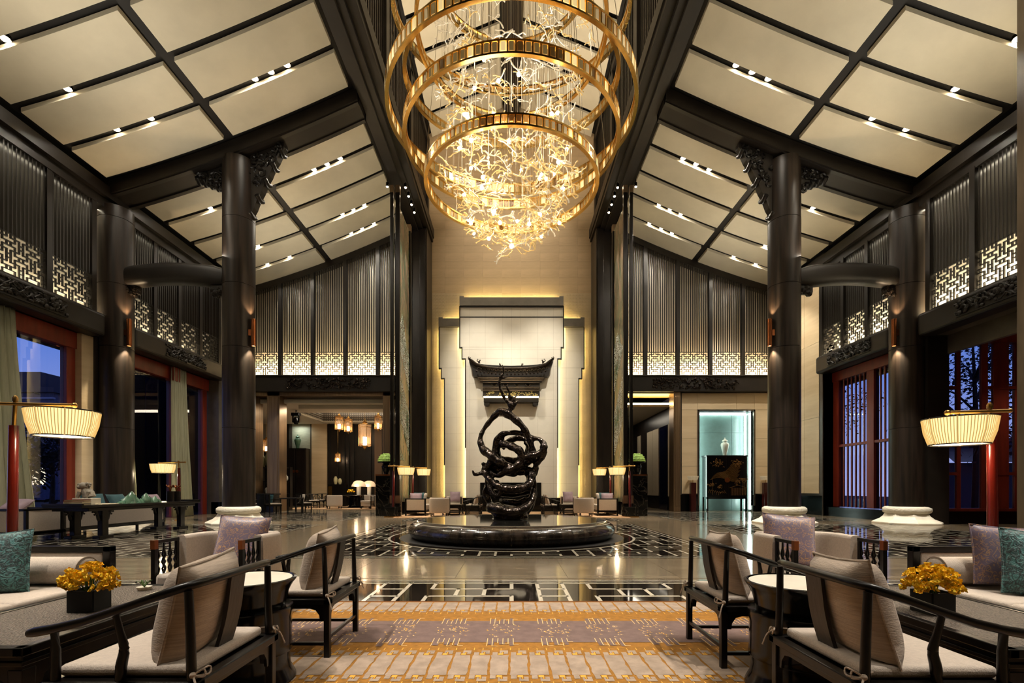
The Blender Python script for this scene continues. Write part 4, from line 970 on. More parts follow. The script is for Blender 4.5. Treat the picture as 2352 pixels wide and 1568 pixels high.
dr = drum('black lacquer drum table with white marble top between the two left armchairs', (-1.64, 2.98, 0))
dup(dr, (1.70, 2.87, 0), 0, 'black lacquer drum table with white marble top between the two right armchairs')
def coffee(label, loc):
    t = thing('coffee_table', label, 'coffee table', loc); w, d = .41, .76
    g = G(); g.box(-w, w, -d, -d + .05, .405, .45); g.box(-w, w, d - .05, d, .405, .45); g.box(-w, -w + .05, -d, d, .405, .45); g.box(w - .05, w, -d, d, .405, .45); g.build('top_frame', woodx, t, bevel=.006)
    g = G(); g.box(-w + .05, w - .05, -d + .05, d - .05, .41, .444); g.build('woven_panel', rattan, t)
    g = G(); g.box(-w + .03, w - .03, -d + .03, d - .03, .375, .407); g.box(-w + .015, w - .015, -d + .015, d - .015, .355, .378); g.build('waist', woodx, t, bevel=.004)
    for x in (-1, 1):
        poly = [(-d + .02, .36), (d - .02, .36), (d - .02, .25), (d - .12, .25), (d - .13, .285), (d - .17, .30), (-d + .17, .30), (-d + .13, .285), (-d + .12, .25), (-d + .02, .25)]
        g = G(); g.prism(poly, lambda a, b: (x * (w - .02), a, b), lambda a, b: (x * (w - .05), a, b)); g.build('apron', woodx, t)
        poly = [(-w + .02, .36), (w - .02, .36), (w - .02, .25), (w - .1, .25), (w - .11, .285), (w - .15, .30), (-w + .15, .30), (-w + .11, .285), (-w + .1, .25), (-w + .02, .25)]
        g = G(); g.prism(poly, lambda a, b: (a, x * (d - .02), b), lambda a, b: (a, x * (d - .05), b)); g.build('apron', woodx, t)
        for y in (-1, 1):
            g = G(); g.sweep([(x * (w - .05), y * (d - .05), .34), (x * (w - .05), y * (d - .05), .1), (x * (w - .06), y * (d - .06), .04), (x * (w - .04), y * (d - .04), 0)], [.05, .042, .035, .045], n=4); g.build('leg', woodx, t, bevel=.004)
    g = G(); g.box(-w + .05, w - .05, -d + .05, d - .05, .10, .125); g.build('shelf', woodx, t)
    return t
cf = coffee('low dark coffee table with woven top, left side of the lobby', (-2.70, 3.02, 0))
dup(cf, (2.72, 3.0, 0), 0, 'low dark coffee table with woven top, right side of the lobby')
# orchids
def petal(g, M, L_, w):
    vs = [M @ Vector(p) for p in ((0, 0, 0), (w * .75, L_ * .35, .003), (w, L_ * .65, .006), (0, L_, .002), (-w, L_ * .65, .006), (-w * .75, L_ * .35, .003), (0, L_ * .5, -.004))]
    g.add(vs, [(0, 1, 6), (1, 2, 6), (2, 3, 6), (3, 4, 6), (4, 5, 6), (5, 0, 6)])
fms = []
for v in range(3):
    g = G(); rr = random.Random(v)
    for k in range(5): petal(g, Matrix.Rotation(k * 2 * pi / 5 + rr.uniform(-.2, .2), 4, 'Z') @ Matrix.Rotation(rr.uniform(.15, .75), 4, 'X'), rr.uniform(.022, .027), rr.uniform(.008, .012))
    g.sphere((0, 0, .004), .004, 6, 4); me = g.mesh('flower'); me.materials.append(orchid); fms.append(me)
def flowers(label, vlabel, loc, seed):
    rr = random.Random(seed)
    v = thing('square_planter', vlabel, 'planter', loc, .08)
    g = G(); k = .072
    for a in (-1, 1): g.box(a * k - .006, a * k + .006, -k, k, 0, .13); g.box(-k, k, a * k - .006, a * k + .006, 0, .13)
    g.box(-k, k, -k, k, 0, .11); g.build('box', mat('matt_black', (9, 9, 9), .7), v, bevel=.002)
    t = thing('orchid_arrangement', label, 'flowers', (loc[0], loc[1], loc[2] + .112))
    g = G()
    for i in range(30):
        a, e = rr.uniform(0, 2 * pi), rr.uniform(.1, 1.1); g.sweep([(0.02 * math.cos(a), .02 * math.sin(a), 0), (.09 * math.cos(a) * math.sin(e), .09 * math.sin(a) * math.sin(e), .10 * math.cos(e))], .0018, n=4)
    g.build('stems', greenl, t, kind='stuff')
    for i in range(165):
        a = rr.uniform(0, 2 * pi); e = math.acos(rr.uniform(-.12, 1)); r_ = rr.uniform(.72, 1.06)
        x, y, z = .15 * r_ * math.sin(e) * math.cos(a), .12 * r_ * math.sin(e) * math.sin(a), .04 + .125 * r_ * math.cos(e)
        q_ = Vector((x, y, z + .02)).to_track_quat('Z', 'Y').to_euler(); sc_ = rr.uniform(.95, 1.25)
        inst(fms[i % 3], 'flower', t, (x, y, z), (q_[0] + rr.uniform(-.5, .5), q_[1] + rr.uniform(-.5, .5), rr.uniform(0, 6)), (sc_, sc_, sc_))
flowers('yellow orchids in a black cube planter on the left coffee table', 'black cube planter on the left coffee table', (-2.62, 3.0, .4445), 5)
flowers('yellow orchids in a black cube planter on the right coffee table', 'black cube planter on the right coffee table', (2.56, 2.94, .4445), 9)
def dish(label, loc):
    t = thing('succulent_dish', label, 'plant', loc); g = G(); g.lathe([(.04, 0), (.05, .025), (.046, .025), (.04, .02)], 14); g.build('dish', whitest, t)
    g = G(); rr = random.Random(2)
    for k in range(14): a = rr.uniform(0, 6.3); g.sweep([(0, 0, .02), (.03 * math.cos(a), .03 * math.sin(a), .06), (.05 * math.cos(a), .05 * math.sin(a), .07)], [.002, .004, .001], n=4)
    g.build('leaves', greenl, t)
dish('tiny green plant dish behind the orchids on the left coffee table', (-2.72, 3.58, .4445)); dish('tiny green plant dish behind the orchids on the right coffee table', (2.42, 3.5, .4445))
# sofas
def sofa(label, loc, sx, L_=2.3, rz=0, group=None, low=False):
    t = thing('framed_sofa', label, 'sofa', loc, rz, group); D = .88; zt = .735
    g = G(sx); g.box(0, .05, -L_, 0, .14, zt); 
    g = G(sx)
    for y in (0, -L_ + .06):
        g.box(0, D, y - .06, y, zt - .045, zt); g.box(D - .06, D, y - .06, y, 0, zt); g.box(0, .06, y - .06, y, 0, zt); g.box(0, D, y - .06, y, .14, .22)
    g.box(0, .06, -L_, 0, zt - .045, zt); g.box(0, .06, -L_, 0, .14, .22); g.box(D - .07, D, -L_, 0, .14, .22); g.box(.06, D - .06, -L_, 0, .17, .21); g.build('frame', woodx, t, bevel=.005)
    for y in (-.005, -L_ + .055): g = G(sx); g.box(.065, D - .065, y - .05, y, .225, zt - .05); g.build('arm_panel', linen, t, bevel=.012)
    g = G(sx); g.box(.005, .055, -L_ + .065, -.065, .225, zt - .05); g.build('back_panel', linen, t, bevel=.012)
    n = 3; w = (L_ - .14) / n
    for k in range(n):
        y0 = -.07 - w * (k + 1); g = G(sx); g.box(.2, D + .005, y0 + .004, y0 + w - .004, .23, .46); g.build('seat_cushion', linen, t, bevel=.03, seg=3, smooth=True)
        g = G(sx); g.box(.06, .2, y0 + .004, y0 + w - .004, .24, .70); g.build('back_cushion', linen, t, bevel=.03, seg=3, smooth=True)
    return t
def bolster(label, loc, L_, r=.105, rz=0, group=None):
    t = thing('bolster', label, 'bolster', loc, rz, group); g = G(); g.sweep([(-L_ / 2, 0, 0), (-L_ / 2 + .02, 0, 0), (L_ / 2 - .02, 0, 0), (L_ / 2, 0, 0)], [r - .02, r, r, r - .02], n=28); g.build('cover', linen, t, smooth=True)
    g = G()
    for e_ in (-1, 1): g.sweep([(e_ * (L_ / 2 - .012), r * math.cos(a), r * math.sin(a)) for a in [k * pi / 12 for k in range(24)]], .005, n=5, closed=True, up=(1, 0, 0))
    g.build('piping', linen2, t, smooth=True)
sofa('framed beige sofa at the far left edge beside the left coffee table', (-4.07, 3.90, 0), 1)
sofa('framed beige sofa at the far right edge beside the right coffee table', (4.07, 3.90, 0), -1)
bolster('round beige bolster at the far end of the left-edge sofa', (-3.60, 3.70, .567), .72); bolster('round beige bolster at the far end of the right-edge sofa', (3.60, 3.70, .567), .72)
pillow('teal patterned velvet pillow on the left-edge sofa', (-3.70, 3.44, .655), .46, teal, .25, tilt=-.28, roll=-.1, t=.15)
pillow('lilac brocade pillow peeking behind the teal one on the left-edge sofa', (-3.78, 3.16, .67), .44, lilac, pi / 2 + .5, tilt=.55, roll=.1, t=.13)
pillow('teal patterned velvet pillow on the right-edge sofa', (3.66, 3.34, .67), .46, teal, -.25, tilt=-.26, roll=.12, t=.15)
pillow('lilac brocade pillow peeking behind the teal one on the right-edge sofa', (3.62, 3.55, .70), .44, lilac, -.1, tilt=-.2, roll=.08, t=.12)
def tub(label, loc, rz=0, group=None):
    t = thing('tub_armchair', label, 'armchair', loc, rz, group)
    path = [(-.35, -.08), (-.355, .05), (-.36, .18), (-.345, .27), (-.30, .335), (-.22, .365), (-.1, .375), (0, .38), (.1, .375), (.22, .365), (.30, .335), (.345, .27), (.36, .18), (.355, .05), (.35, -.08)]
    g = G(); g.sweep([(x, y, .455) for x, y in path], .05, .315, n=20, sq=.35); g.build('back_shell', linen, t, smooth=True)
    g = G(); g.box(-.34, .34, -.39, .32, .15, .33); g.build('base', linen, t, bevel=.02)
    g = G(); g.box(-.345, .345, -.415, .31, .33, .47); g.build('seat_cushion', linen, t, bevel=.03, seg=3, smooth=True)
    for s in (-1, 1):
        g = G(); x = s * .37; g.box(x - .018, x + .018, -.40, -.36, .02, .75); g.box(x - .014, x + .014, -.12, -.09, .15, .75); g.box(x - .016, x + .016, -.40, -.09, .725, .755); g.box(x - .014, x + .014, -.40, -.09, .2, .23); fa = g.build('arm_frame', woodx, t, bevel=.004)
        g = G()
        for k in range(4): y = -.345 + k * .075; g.sweep([(x, y, .22), (x, y, .45), (x, y + .018, .50), (x, y - .018, .56), (x, y + .018, .62), (x, y, .67), (x, y, .73)], [.007, .007, .011, .012, .011, .009, .007], n=6); g.sweep([(x, y, .45), (x, y - .018, .50), (x, y + .018, .56), (x, y - .018, .62), (x, y, .67)], .008, n=6)
        g.build('arm_fretwork', woodx, fa, smooth=True)
        g = G(); g.box(x - .019, x + .019, -.403, -.36, .68, .757); g.build('corner_cap', copper, fa)
        for y in (-.36, .30): g = G(); g.box(s * .31 - .02, s * .31 + .02, y - .02, y + .02, 0, .16); g.build('leg', woodx, t)
    return t
tb_ = tub('beige tub armchair with fretwork arms on the left, facing the camera', (-2.66, 4.48, 0))
dup(tb_, (2.74, 4.42, 0), 0, 'beige tub armchair with fretwork arms on the right, facing the camera')
pillow('lilac and gold brocade pillow in the left tub armchair', (-2.58, 4.62, .70), .47, lilac, .1, tilt=-.3, roll=.06)
pillow('lilac and gold brocade pillow in the right tub armchair', (2.62, 4.56, .715), .47, lilac, -.1, tilt=-.3, roll=.10)
# arc-arm floor lamps with pleated shades
def arm_lamp(label, loc, sx, h=1.98, k=1.0, cube=False, group=None, r=.30, off=.40):
    t = thing('pleated_floor_lamp', label, 'floor lamp', loc, 0, group)
    g = G(sx); g.sweep([(0, 0, .3 if cube else .04), (.02, 0, h * .9)], [.042 * k, .034 * k], n=12); g.build('pole', redl, t, smooth=True)
    g = G(sx); g.sweep([(.02, 0, h * .885), (.035, 0, h + .02)], .016 * k, n=10); g.lathe([(.022 * k, 0), (.022 * k, .03), (.01, .05)], 10, (.035, 0, h + .02)); g.build('neck', brass, t, smooth=True)
    g = G(sx); g.sweep([(-.14 * k, 0, h), ((off + .1) * k, -.02, h - .02)], .016 * k, n=10); g.sphere(((off + .1) * k, -.02, h - .02), .024 * k, 8, 6); g.sphere((-.14 * k, 0, h), .022 * k, 8, 6); g.cyl((off * k, -.02, h - .01), (off * k, -.02, h - .07), .008, 8); g.build('arm', brass, t, smooth=True)
    zt = h - .07; c = (off * k, -.02, 0)
    g = G(sx); g.lathe([(r * .80 * k, zt - .225 * k), (r * .93 * k, zt - .12 * k), (r * k, zt)], 64, c, cap=False)
    sh = g.build('lamp_shade', shadem, t, smooth=True)
    g = G(sx)
    for q_ in range(72):
        a = q_ * 2 * pi / 72; ca, sa = math.cos(a), math.sin(a)
        g.sweep([(c[0] + rr_ * ca * 1.004, c[1] + rr_ * sa * 1.004, z) for rr_, z in ((r * .80 * k, zt - .225 * k), (r * .93 * k, zt - .12 * k), (r * k, zt))], .004 * k if q_ % 9 else .008 * k, n=4, cap=False)
    g.build('pleats', pleatm, sh, kind='stuff')
    g = G(sx)
    for rr_, z in ((r * k * 1.005, zt), (r * .8 * k * 1.005, zt - .225 * k)): g.sweep([(c[0] + rr_ * math.cos(a), c[1] + rr_ * math.sin(a), z) for a in [q_ * pi / 24 for q_ in range(48)]], .006 * k, n=5, closed=True)
    g.build('shade_trim', woodx, sh)
    g = G(sx); g.lathe([(.001, zt - .218 * k), (r * .79 * k, zt - .218 * k)], 48, c, cap=False); g.lathe([(r * .79 * k, zt - .217 * k), (.001, zt - .217 * k)], 48, c, cap=False); g.build('diffuser', diffm, t)
    if cube:
        g = G(sx); g.box(-.2 * k, .2 * k, -.2 * k, .2 * k, .04, .42); g.build('marble_base', vmarble, t, bevel=.01); g = G(sx); g.box(-.22 * k, .22 * k, -.22 * k, .22 * k, 0, .04); g.build('base_plate', brass, t)
    else: g = G(sx); g.lathe([(.17, 0), (.17, .025), (.03, .05)], 24); g.build('base_plate', brass, t)
    light('POINT', 'lamp_bulb_light', (loc[0] + sx * off * k, loc[1] - .02, zt - .1 * k - (.16 * k)), 16 * k, (1, .78, .5), .05)
    return t
arm_lamp('red-poled floor lamp with pleated oval shade at the left edge', (-4.45, 4.3, 0), 1, h=1.95, r=.255, off=.48)
arm_lamp('red-poled floor lamp with pleated oval shade at the right edge', (4.19, 4.2, 0), -1, h=1.87, r=.25, off=.32)
for s in (-1, 1):
    arm_lamp(f'small arm lamp on a black marble cube in the far {SIDE[s]} seating group, nearer one', (s * 4.88, 19.9, 0), -s, 2.1, 1.35, True, r=.26)
    arm_lamp(f'small arm lamp in the far {SIDE[s]} seating group, farther one', (s * 4.5, 21.9, 0), -s, 2.12, 1.3, True, r=.24)
arm_lamp('lit arm lamp in the left window lounge beside the curtains', (-12.3, 17.9, 0), -1, 2.15, 1.5, r=.27)
# ---------------- far centre seating groups ----------------
g = G(); g.box(-4.75, 4.75, 19.3, 24.0, .002, .02); far_rug = g.build('far_rug', rugtan, None); tag(far_rug, 'tan rug under the far seating groups behind the fountain', 'rug')
def cushion_small(loc, m, label, rz=0, tilt=-.3, s_=.46): pillow(label, loc, s_, m, rz, tilt, t=.14, pipe=False, n=8)
for s in (-1, 1):
    nm = SIDE[s]
    sofa(f'framed beige sofa in the far {nm} seating group, end panel facing the camera', (s * 4.5, 22.4, .02), -s, 2.0)
    dup(tb_, (s * 3.0, 20.2, .02), pi, f'beige tub armchair seen from behind, far {nm} seating group')
    dup(tb_, (s * 2.75, 23.0, .02), 0, f'beige tub armchair facing the camera, far {nm} seating group')
    dup(ch, (s * 1.35, 20.4, .02), 0 if s < 0 else pi, f'nearer curved-rail chair of the far {nm} seating group beside the sculpture')
    dup(ch, (s * 1.35, 21.6, .02), 0 if s < 0 else pi, f'farther curved-rail chair of the far {nm} seating group beside the sculpture')
    cushion_small((s * 1.5, 20.38, .70), linen2, f'beige pillow in the nearer curved-rail chair of the far {nm} group', s * pi / 2)
    cushion_small((s * 1.5, 21.58, .70), linen2, f'beige pillow in the farther curved-rail chair of the far {nm} group', s * pi / 2)
    dup(cf, (s * 2.6, 21.5, .02), 0, f'low dark coffee table within the far {nm} seating group')
    cushion_small((s * 4.1, 20.75, .74), lilacp, f'lilac pillow at the camera end of the far {nm} sofa', -s * .2, s_=.5)
    cushion_small((s * 4.05, 21.05, .76), tealp, f'teal pillow next along the far {nm} sofa', s * .3, s_=.5)
    cushion_small((s * 3.85, 21.4, .74), linen, f'pale pillow midway along the far {nm} sofa', s * 1.2, s_=.5)
    cushion_small((s * 2.7, 23.12, .78), lilacp, f'lilac pillow in the camera-facing armchair of the far {nm} group', .1, s_=.5)
    # pedestal with moss dome
    t = thing('marble_pedestal', f'tall black veined marble pedestal {nm} of the centre wall beside the tall screen', 'pedestal', (s * 5.45, 21.0, 0))
    g = G(); g.box(-.36, .36, -.36, .36, 0, 1.72); g.build('block', vmarble, t, bevel=.01)
    g = G(); g.box(-.36, .36, -.36, -.33, 1.72, 1.78); g.box(-.36, .36, .33, .36, 1.72, 1.78); g.box(-.36, -.33, -.36, .36, 1.72, 1.78); g.box(.33, .36, -.36, .36, 1.72, 1.78); g.build('rim', copper, t)
    t = thing('moss_dome', f'bright green moss dome on a dark urn atop the {nm} marble pedestal', 'plant', (s * 5.45, 21.0, 1.72))
    g = G(); g.lathe([(.17, 0), (.1, .06), (.09, .12), (.18, .3), (.2, .42), (.12, .52), (.36, .56), (.36, .6), (.001, .6)], 24); g.build('urn', blackg, t, smooth=True)
    g = G(); g.lathe([(.34, .6), (.34, .65), (.31, .78), (.24, .88), (.13, .95), (.001, .97)], 24); dm = g.build('dome', domeg, t, smooth=True)
    g = G()
    for j in range(5):
        rr_, z = [(.345, .64), (.33, .72), (.29, .82), (.22, .905), (.12, .955)][j]; n = int(rr_ * 110)
        for k in range(n): a = 2 * pi * k / n + j; g.sphere((rr_ * math.cos(a), rr_ * math.sin(a), z), .026, 5, 4)
    g.build('moss_tufts', domeg, t, kind='stuff')
    light('SPOT', 'dome_spot', (s * 5.3, 19.6, 5.6), 180, (1, .98, .85), .03, (s * 5.45, 21, 2.5), 16)
    # tall glass screen
    t = thing('tall_glass_screen', f'tall painted glass screen with crystal mountains in dark posts, {nm} of the centre', 'screen')
    for (a, b) in ((5.08, 4.95), (4.85, 4.68)):
        for y in (20.2, 22.4):
            g = G(s); zt = 13.75 if y < 21 else 13.3; g.box(b, a, y, y + .16, 0, zt); p = g.build('post', blackm if False else woodx, t, bevel=.01)
            g = G(s); g.box(b - .01, a + .01, y - .02, y + .17, zt - .2, zt + .1); g.build('post_cap', bronzep, p); g = G(s); g.box(b - .012, a + .012, y - .02, y + .17, .55, .88); g.build('post_shoe', brownm, p)
    g = G(s); g.box(4.74, 4.78, 20.4, 22.35, .6, 13.1); g.build('glass_panel', artm, t)
    g = G(s); rr = random.Random(4 + s)
    for k in range(5200):
        z = rr.uniform(2.4, 8.9); y = rr.uniform(20.42, 22.33)
        ridge = 9.0 - 1.5 * abs(math.sin((y - 20.3) * 1.1 + .3 + s)) - .2
        if z > ridge or math.sin(z * 2.1 + y * 1.7) < -.45: continue
        d_ = .017; g.add([(4.735, y - d_, z - d_), (4.735, y + d_, z - d_), (4.735, y + d_, z + d_), (4.735, y - d_, z + d_), (4.722, y, z)], [(0, 1, 4), (1, 2, 4), (2, 3, 4), (3, 0, 4)])
    g.build('crystal_beads', artw, t, kind='stuff')
    g = G(s)
    for z in (4.2, 7.6, 11): g.sweep([(4.78, 20.25, z), (5.0, 20.25, z)], .012, n=5)
    for y in (20.35, 22.3): g.sweep([(4.9, y, .5), (4.9, y, 13)], .015, n=5)
    g.build('fixing_rods', metalg, t)
    for k in range(4):
        o = thing('spotlight', f'small bright black spotlight under the {nm} gallery beam, {ORD[k]} from the camera', 'spotlight', (s * 4.52, 20.6 + k * .62, 14.0))
        g = G(); g.lathe([(.05, 0), (.06, .02), (.06, .16)], 12, cap=False); g.cyl((0, 0, .1), (0, 0, .24), .015, 6); g.build('can', blackg, o); g = G(); g.sphere((0, 0, .0), .05, 10, 6); g.build('lens', spotm, o)
    for k, (x, y, z) in enumerate(((5.22, 20.3, 13.85), (4.95, 20.9, 13.45), (4.95, 21.6, 13.35))):
        o = thing('spotlight', f'small bright spotlight atop the {nm} glass screen, {ORD[k]} from the outside', 'spotlight', (s * x, y, z))
        g = G(); g.lathe([(.05, 0), (.06, .02), (.06, .16)], 12, cap=False); g.cyl((0, 0, .1), (0, 0, .3), .015, 6); g.build('can', blackg, o); g = G(); g.sphere((0, 0, .0), .048, 10, 6); g.build('lens', spotm, o)
# ---------------- fountain ----------------
t = thing('round_fountain', 'low round black stone fountain with a sheet of water, centre of the lobby', 'fountain', (0, FY, 0))
prof = [(2.36, -.02), (2.46, .05), (2.52, .14), (2.53, .22), (2.48, .31), (2.38, .385), (2.30, .415)]
for i in range(12):
    a0, a1 = 2 * pi * i / 12 + .0012, 2 * pi * (i + 1) / 12 - .0012
    g = G(); n = 8; vs = []; fs = []
    for (r_, z) in prof:
        for k in range(n + 1): a = a0 + (a1 - a0) * k / n; vs.append((r_ * math.cos(a), r_ * math.sin(a), z))
    for (r_, z) in ((2.1, .41), (2.1, .0)):
        for k in range(n + 1): a = a0 + (a1 - a0) * k / n; vs.append((r_ * math.cos(a), r_ * math.sin(a), z))
    m1 = n + 1
    for i2 in range(len(prof) + 1):
        for k in range(n): fs.append((i2 * m1 + k, i2 * m1 + k + 1, (i2 + 1) * m1 + k + 1, (i2 + 1) * m1 + k))
    g.add(vs, fs); g.build('rim_stone', fountm, t, smooth=True)
g = G(); g.lathe([(2.295, .418), (2.302, .419), (2.302, .424), (2.295, .425)], 96, cap=False); g.lathe([(2.415, .372), (2.422, .370), (2.418, .378)], 96, cap=False); g.build('bright_line', inlaym, t)
g = G(); g.lathe([(2.29, .405), (2.29, .417), (.001, .418)], 96, cap=False); g.build('water_sheet', waterm, t)
g = G(); g.lathe([(2.30, .003), (2.72, .0045)], 96, cap=False); g.build('basin_gap', blackm, t)
g = G(); g.lathe([(2.72, .0045), (2.74, .006), (2.93, .006), (2.935, .004)], 96, cap=False); g.build('basin_kerb', blackmb, t)
# ---------------- sculpture ----------------
sp = thing('knotted_sculpture', 'tall hammered dark bronze scholar-rock sculpture of looping branches on the fountain', 'sculpture', (0, 0, 0))
YS = FY
def S(a, b, dy=0): return (wx(980 + a / 2.6575, YS), YS + dy, wz(640 + b / 2.6575, YS))
curves = [
 ([(540, 1165, .0), (500, 1150, -.1), (440, 1120, -.15), (395, 1080, -.1), (345, 1040, 0), (326, 980, .05), (345, 920, .1), (390, 860, .1), (430, 820, .05), (465, 812, 0), (520, 845, -.05), (580, 900, -.1), (620, 965, -.1), (640, 1030, -.1), (645, 1090, -.05)], [.10, .13, .15, .14, .12, .07, .065, .08, .10, .14, .12, .10, .09, .10, .10]),
 ([(440, 1190, .1), (425, 1090, .15), (425, 1000, .15), (455, 950, .1), (520, 938, .05), (590, 945, 0), (650, 975, -.1), (690, 985, -.15), (712, 1030, -.2), (690, 1065, -.2), (640, 1085, -.2), (580, 1090, -.1)], [.1, .13, .11, .09, .075, .085, .07, .06, .10, .085, .11, .09]),
 ([(712, 1030, -.2), (718, 1070, -.2), (700, 1100, -.15), (670, 1130, -.05), (655, 1200, 0), (660, 1280, .05), (652, 1350, .1), (620, 1410, .1), (570, 1455, .05)], [.10, .06, .07, .09, .05, .06, .08, .11, .15]),
 ([(430, 1000, .2), (480, 1010, .05), (530, 1030, -.1), (570, 1060, -.2), (575, 1110, -.2), (545, 1150, -.2), (480, 1180, -.15), (430, 1200, -.1), (395, 1180, 0)], [.08, .11, .12, .12, .10, .12, .11, .08, .08]),
 ([(455, 1000, .3), (500, 985, .3), (560, 965, .25), (610, 985, .2), (615, 1040, .2), (590, 1090, .2)], [.05, .09, .10, .07, .06, .07]),
 ([(460, 1100, .2), (520, 1108, .25), (590, 1110, .2), (640, 1100, .1)], [.10, .12, .12, .11]),
 ([(400, 1110, 0), (370, 1150, 0), (350, 1180, 0), (315, 1192, -.1), (295, 1195, -.15), (285, 1175, -.18)], [.13, .09, .08, .055, .05, .03]),
 ([(355, 1165, 0), (375, 1210, -.1), (410, 1245, -.2), (460, 1275, -.3), (530, 1285, -.35), (600, 1270, -.3), (635, 1230, -.2), (635, 1180, -.1), (600, 1160, 0), (560, 1180, 0)], [.10, .10, .09, .11, .13, .12, .10, .10, .09, .06]),
 ([(375, 1210, 0), (365, 1280, .1), (372, 1340, .15), (395, 1395, .1), (440, 1445, .05), (510, 1465, 0), (580, 1455, 0)], [.07, .07, .08, .11, .15, .17, .16]),
 ([(385, 1240, -.1), (400, 1300, -.25), (440, 1330, -.3), (450, 1290, -.3)], [.06, .07, .06, .05]),
 ([(395, 1395, -.2), (440, 1400, -.35), (510, 1420, -.4), (590, 1400, -.35), (635, 1350, -.2), (650, 1290, -.1)], [.14, .15, .15, .13, .10, .06]),
 ([(430, 1440, .2), (500, 1450, .3), (580, 1440, .2), (630, 1380, .25), (640, 1320, .2)], [.15, .18, .16, .1, .06]),
 ([(450, 1350, .2), (500, 1360, -.1), (560, 1365, -.15), (600, 1340, -.2)], [.05, .09, .09, .05]),
 ([(390, 1300, .25), (470, 1310, .4), (560, 1310, .4), (640, 1290, .25)], [.08, .12, .12, .08]),
 ([(515, 845, -.05), (508, 810, 0), (520, 780, 0), (500, 760, 0), (478, 735, 0), (462, 700, 0), (446, 660, 0), (448, 610, 0), (470, 570, 0), (462, 530, 0)], [.05, .04, .11, .07, .045, .05, .045, .05, .04, .03]),
 ([(520, 780, 0), (545, 758, 0), (558, 745, 0)], [.09, .05, .025]), ([(520, 780, 0), (530, 735, 0), (518, 720, 0)], [.07, .06, .03]),
 ([(500, 745, 0), (505, 700, .02), (490, 660, 0), (482, 648, 0)], [.04, .035, .03, .02]), ([(520, 735, 0), (548, 715, 0), (555, 690, 0)], [.03, .025, .015]),
 ([(448, 610, 0), (480, 605, -.03), (495, 600, 0)], [.04, .025, .015]), ([(605, 1160, 0), (590, 1190, -.05), (555, 1195, -.1)], [.06, .05, .03])]
curves += [([(470, 950, .1), (455, 985, .15), (470, 1030, .2)], [.05, .08, .05]), ([(600, 1000, .1), (625, 1030, .1), (610, 1075, 0)], [.04, .07, .05]),
 ([(345, 1130, 0), (390, 1160, .1), (450, 1165, .1), (520, 1190, 0), (560, 1180, 0)], [.06, .10, .12, .10, .07]), ([(655, 1110, 0), (668, 1160, 0), (660, 1200, .05)], [.05, .08, .05]),
 ([(400, 1240, .1), (430, 1235, .1), (440, 1250, 0)], [.04, .05, .03]), ([(360, 1270, 0), (350, 1310, .05), (365, 1350, 0)], [.03, .06, .04]),
 ([(440, 1110, .1), (470, 1140, .2), (540, 1150, .2), (600, 1130, .1), (650, 1100, 0)], [.07, .11, .12, .10, .07]), ([(590, 1180, .1), (625, 1200, .05), (630, 1250, 0)], [.06, .10, .07]),
 ([(430, 1400, .3), (500, 1420, .42), (580, 1405, .3)], [.14, .17, .13]), ([(700, 985, -.15), (720, 1010, -.2), (722, 1050, -.2)], [.03, .05, .03])]
g = G()
for pts, rad in curves:
    P = smooth_pts([S(a, b, d) for a, b, d in pts], 5); rr = []
    for i in range(len(pts) - 1):
        for k in range(5): t_ = k / 5; rr.append(rad[i] * (1 - t_) + rad[i + 1] * t_)
    rr.append(rad[-1]); rr = [q_ * 1.06 * (1 + .10 * math.sin(i * 1.3 + len(pts))) for i, q_ in enumerate(rr)]
    g.sweep(P, rr, [q_ * .8 for q_ in rr], n=12)
    for e_ in (0, -1): g.sphere(P[e_], rr[e_] * .95, 10, 7)
body = g.build('body', bronze, sp)
rm = body.modifiers.new('r', 'REMESH'); rm.mode = 'VOXEL'; rm.voxel_size = .022; rm.use_smooth_shade = True
sm = body.modifiers.new('s', 'SMOOTH'); sm.iterations = 3
g = G(); g.lathe([(.44, .419), (.45, .43), (.44, .445), (.001, .45)], 40, (S(508, 1470)[0], FY, 0)); g.build('base_plate', blackg, sp)
